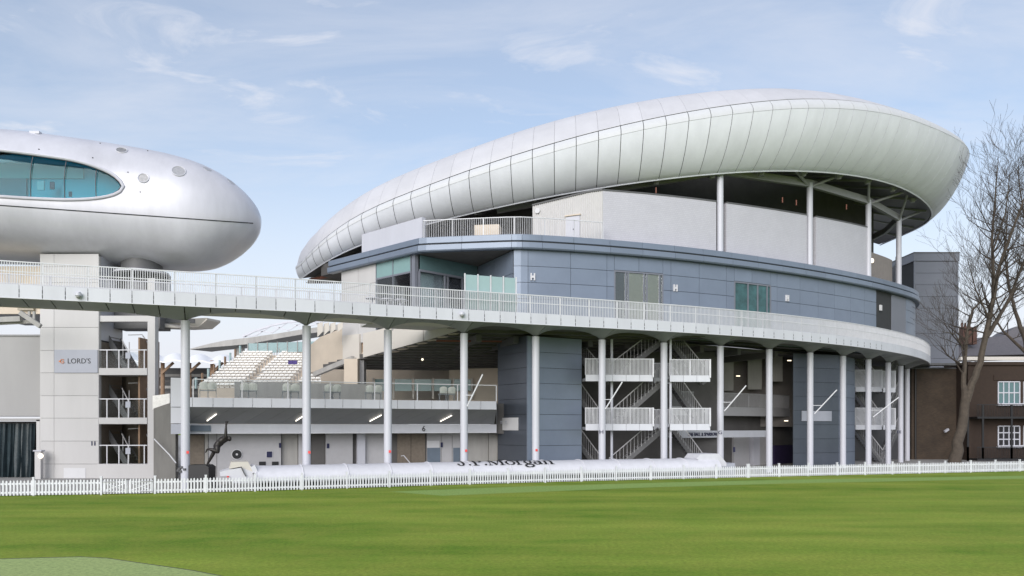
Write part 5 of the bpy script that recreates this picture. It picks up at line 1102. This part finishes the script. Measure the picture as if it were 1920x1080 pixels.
for a, b in (((452, 875), (457, 886)), ((457, 886), (461, 893)), ((474, 887), (480, 895))):
    sa, sb = FP.off(FP.spx(a[0], -.5), -.45), FP.off(FP.spx(b[0], -.5), -.45); sa.z = CH+(HY-a[1])*sa.y/F; sb.z = CH+(HY-b[1])*sb.y/F; obj('hinge_bar', MB().bar(sa, sb, .05, .06), 'steel_dark', pcv)
p = FP.off(FP.spx(426, -.6), -.5, .22); obj('wheel', MB().tube([p, p+FP.nor(20)*.14], .2, 18), 'black', pcv); p.z = .72; obj('tail_light', MB().box(p+Vector((.05, -.04, .02)), (.09, .05, .08)), 'red', pcv)
sidepoly([(1306, 860), (1313, 851.5), (1347, 850.5), (1359, 864), (1362, 868), (1362, 874), (1322, 872)], -.8, -2.3, 'cab_hood', 'cover_white', pcv)
sidepoly([(1340, 871), (1378, 868), (1378, 900), (1340, 900)], -.8, -1.9, 'cab_nose', 'sign_grey', pcv)
# ------------------------------------------------------------------ statue of a bowler
YS = 41.3
pl = thing('statue', 'dark bronze statue of a bowler with one arm raised on a black plinth', 'statue', (P(370, 0, YS).x, YS, 0))
obj('plinth', MB().poly([P(344, 917, YS-.5), P(391, 917, YS-.5), P(391, 876, YS-.5), P(385, 872, YS-.5), P(350, 872, YS-.5), P(346, 878, YS-.5)], (0, 1.0, 0)), 'black', pl)
rb_ = MB()
for px, py in ((336, 879), (341, 876), (346, 880), (339, 884), (334, 882)): rb_.tube([P(px, py-2, YS-.6), P(px, py+2, YS-.6)], .08, 8)
obj('wreath', rb_, 'steel_dark', pl)
z_ = lambda x, y, d=0.0: P(330+x/7.2, 780+y/7.2, YS+d)
jn = [('pelvis', z_(548, 405), .17), ('waist', z_(590, 355), .17), ('chest', z_(640, 318), .19), ('neck', z_(690, 292), .07), ('head1', z_(715, 300), .10), ('head2', z_(727, 318), .085),
      ('sh_r', z_(672, 285, -.14), .085), ('el_r', z_(673, 195, -.16), .068), ('wr_r', z_(676, 130, -.14), .048), ('hand_r', z_(683, 95, -.12), .06),
      ('sh_l', z_(655, 325, .16), .08), ('el_l', z_(625, 385, .2), .05), ('wr_l', z_(590, 410, .12), .04), ('hand_l', z_(575, 420, .06), .045),
      ('hip_a', z_(552, 425, .1), .15), ('knee_a', z_(505, 500, .1), .105), ('ank_a', z_(440, 620, .08), .068), ('heel_a', z_(425, 645, .08), .05), ('toe_a', z_(462, 662, .06), .04),
      ('hip_b', z_(556, 425, -.1), .15), ('knee_b', z_(560, 478, -.14), .12), ('ank_b', z_(445, 445, -.12), .068), ('heel_b', z_(418, 452, -.12), .045), ('toe_b', z_(402, 492, -.12), .035)]
ix = {n_: i for i, (n_, _, _) in enumerate(jn)}
ed = [('pelvis', 'waist'), ('waist', 'chest'), ('chest', 'neck'), ('neck', 'head1'), ('head1', 'head2'), ('chest', 'sh_r'), ('sh_r', 'el_r'), ('el_r', 'wr_r'), ('wr_r', 'hand_r'), ('chest', 'sh_l'), ('sh_l', 'el_l'), ('el_l', 'wr_l'), ('wr_l', 'hand_l'),
      ('pelvis', 'hip_a'), ('hip_a', 'knee_a'), ('knee_a', 'ank_a'), ('ank_a', 'heel_a'), ('heel_a', 'toe_a'), ('pelvis', 'hip_b'), ('hip_b', 'knee_b'), ('knee_b', 'ank_b'), ('ank_b', 'heel_b'), ('heel_b', 'toe_b')]
jd = {n_: (v, r) for n_, v, r in jn}; body = MB()
def ball(c, r, sx=1, sy=1, sz=1, n=10):
    rows = [[c+Vector((math.cos(2*math.pi*k/14)*math.sin(math.pi*i/n)*r*sx, math.sin(2*math.pi*k/14)*math.sin(math.pi*i/n)*r*sy, math.cos(math.pi*i/n)*r*sz)) for k in range(14)] for i in range(n+1)]; body.grid(rows, closed=True)
for a, b in ed:
    (pa, ra), (pb, rb2) = jd[a], jd[b]; body.tube([pa, pa.lerp(pb, .33), pa.lerp(pb, .66), pb], [ra, ra*.7+rb2*.36, ra*.36+rb2*.7, rb2], 12); ball(pa, ra*.98); ball(pb, rb2*.98)
ball(z_(600, 352), .19, 1, .85, 1); ball(z_(655, 312), .19, 1, 1.0, 1); ball(z_(560, 400), .18, 1, 1, 1); ball(z_(722, 306), .12, .9, .85, 1.05); ball(z_(736, 300), .06); ball(z_(722, 326), .07)
fo = obj('figure', body, 'bronze', pl); rmm = fo.modifiers.new('join', 'REMESH'); rmm.mode = 'VOXEL'; rmm.voxel_size = .022; smm = fo.modifiers.new('soft', 'SMOOTH'); smm.iterations = 4
bpy.context.view_layer.update(); m2 = bpy.data.meshes.new_from_object(fo.evaluated_get(bpy.context.evaluated_depsgraph_get())); fo.modifiers.clear(); fo.data = m2
for p_ in m2.polygons: p_.use_smooth = True
fg = MB()
for k in range(5): a = z_(683, 95, -.12)+Vector(((k-2)*.022, 0, .0)); fg.tube([a, a+Vector(((k-2)*.012+.015, -.01, .07)), a+Vector(((k-2)*.008+.035, -.02, .10))], [.014, .013, .009], 6)
obj('fingers', fg, 'bronze', pl, smooth=True)
# ------------------------------------------------------------------ picket fence
def picket_run(s0, s1, label, net=False, h=.74):
    t = thing('picket_fence', label, 'fence', FP.off((s0+s1)/2, 0, 0)); n = max(1, round((s1-s0)/2.32)); pk = MB()
    for i in range(n+1):
        q = s0+(s1-s0)*i/n; obj('post', MB().box(FP.off(q, -.03, .41), (.09, .09, .82), FP.rz(q)).box(FP.off(q, -.03, .85), (.11, .11, .05), FP.rz(q)), 'fence_white', t)
        if i == n: break
        for z in (.17, .57): obj('rail', MB().sweep(FP, q+.05, s0+(s1-s0)*(i+1)/n-.05, rect(-.05, -.02, z-.04, z+.04)), 'fence_white', t)
    m = int((s1-s0)/.145)
    for i in range(m+1):
        q = s0+(s1-s0)*i/m; rz = FP.rz(q); c, s_ = math.cos(rz), math.sin(rz); p = FP.off(q, 0); w = .037; ht = h+random.uniform(-.014, .014); ln_ = random.uniform(-.012, .012)
        fr_ = [(-w, .04), (w, .04), (w+ln_, ht-.05), (ln_, ht), (-w+ln_, ht-.05)]
        a = [(p.x+x*c, p.y+x*s_, z) for x, z in fr_]; b = [(x-s_*.018*1, y+c*.018, z) for x, y, z in a]
        pk.add(a+b, [(0, 1, 2, 3, 4), (9, 8, 7, 6, 5)]+[((j+1) % 5, j, 5+j, 5+(j+1) % 5) for j in range(5)])
    obj('pickets', pk, 'fence_white', t, kind='stuff')
    if net: obj('netting', MB().sweep(FP, s0, s1, rect(-.16, -.13, .02, .66)), 'net_teal', t)
    return t
g0, g1_ = FP.spx(192), FP.spx(288)
picket_run(FP.spx(-70), g0-.06, 'white picket fence at the far left, up to the double gate')
picket_run(g1_+.06, FP.spx(1402), 'long white picket fence in front of the pitch cover')
picket_run(FP.spx(1402)+.1, FP.spx(2000), 'white picket fence backed with teal netting at the right')
for k in range(2):
    a = g0+(g1_-g0)*k/2+.03; b = g0+(g1_-g0)*(k+1)/2-.03
    t = thing('picket_gate', ['left leaf of the white picket gate before the tower', 'right leaf of the white picket gate before the tower'][k], 'gate', FP.off((a+b)/2, 0, 0), 'two leaves of the picket gate')
    fr_ = MB()
    for z in (.15, .60): fr_.sweep(FP, a, b, rect(-.05, 0, z-.035, z+.035))
    for q in (a+.03, b-.03): fr_.box(FP.off(q, -.02, .37), (.06, .05, .6), FP.rz(q))
    obj('frame', fr_, 'fence_white', t); obj('brace', MB().bar(FP.off(a, -.01, .17), FP.off(b, -.01, .58), .03, .06).bar(FP.off(a, -.03, .58), FP.off(b, -.03, .17), .03, .06), 'fence_white', t)
    pk = MB()
    for i in range(8):
        q = a+.08+(b-a-.16)*i/7; pk.box(FP.off(q, .025, .40), (.06, .016, .68), FP.rz(q))
    obj('pickets', pk, 'fence_white', t, kind='stuff')
    h0, h1 = (a, a+.55) if k == 0 else (b-.55, b)
    obj('hinge', MB().sweep(FP, h0, h1, rect(.034, .05, .60, .63)).sweep(FP, h0, h1, rect(.034, .05, .12, .15)), 'steel_grey', t)
# ------------------------------------------------------------------ longer grass at the foot of the fence
rg = random.Random(5); bl = MB(); q = FP.spx(-60)
qe = FP.spx(1990)
while q < qe:
    for _ in range(3):
        p = FP.off(q+rg.uniform(0, .05), rg.uniform(-.1, .16)); h = rg.uniform(.03, .10); a = rg.uniform(0, 6.28); w = .008; dx_, dy_ = math.cos(a), math.sin(a)
        bl.add([(p.x-dx_*w, p.y-dy_*w, 0), (p.x+dx_*w, p.y+dy_*w, 0), (p.x+rg.uniform(-.03, .03), p.y+rg.uniform(-.03, .03), h)], [(0, 1, 2)])
    q += .03
tg = obj('long_grass', bl, 'turf'); tg['kind'] = 'stuff'; tg['label'] = 'strip of longer grass along the foot of the picket fence'; tg['category'] = 'grass'
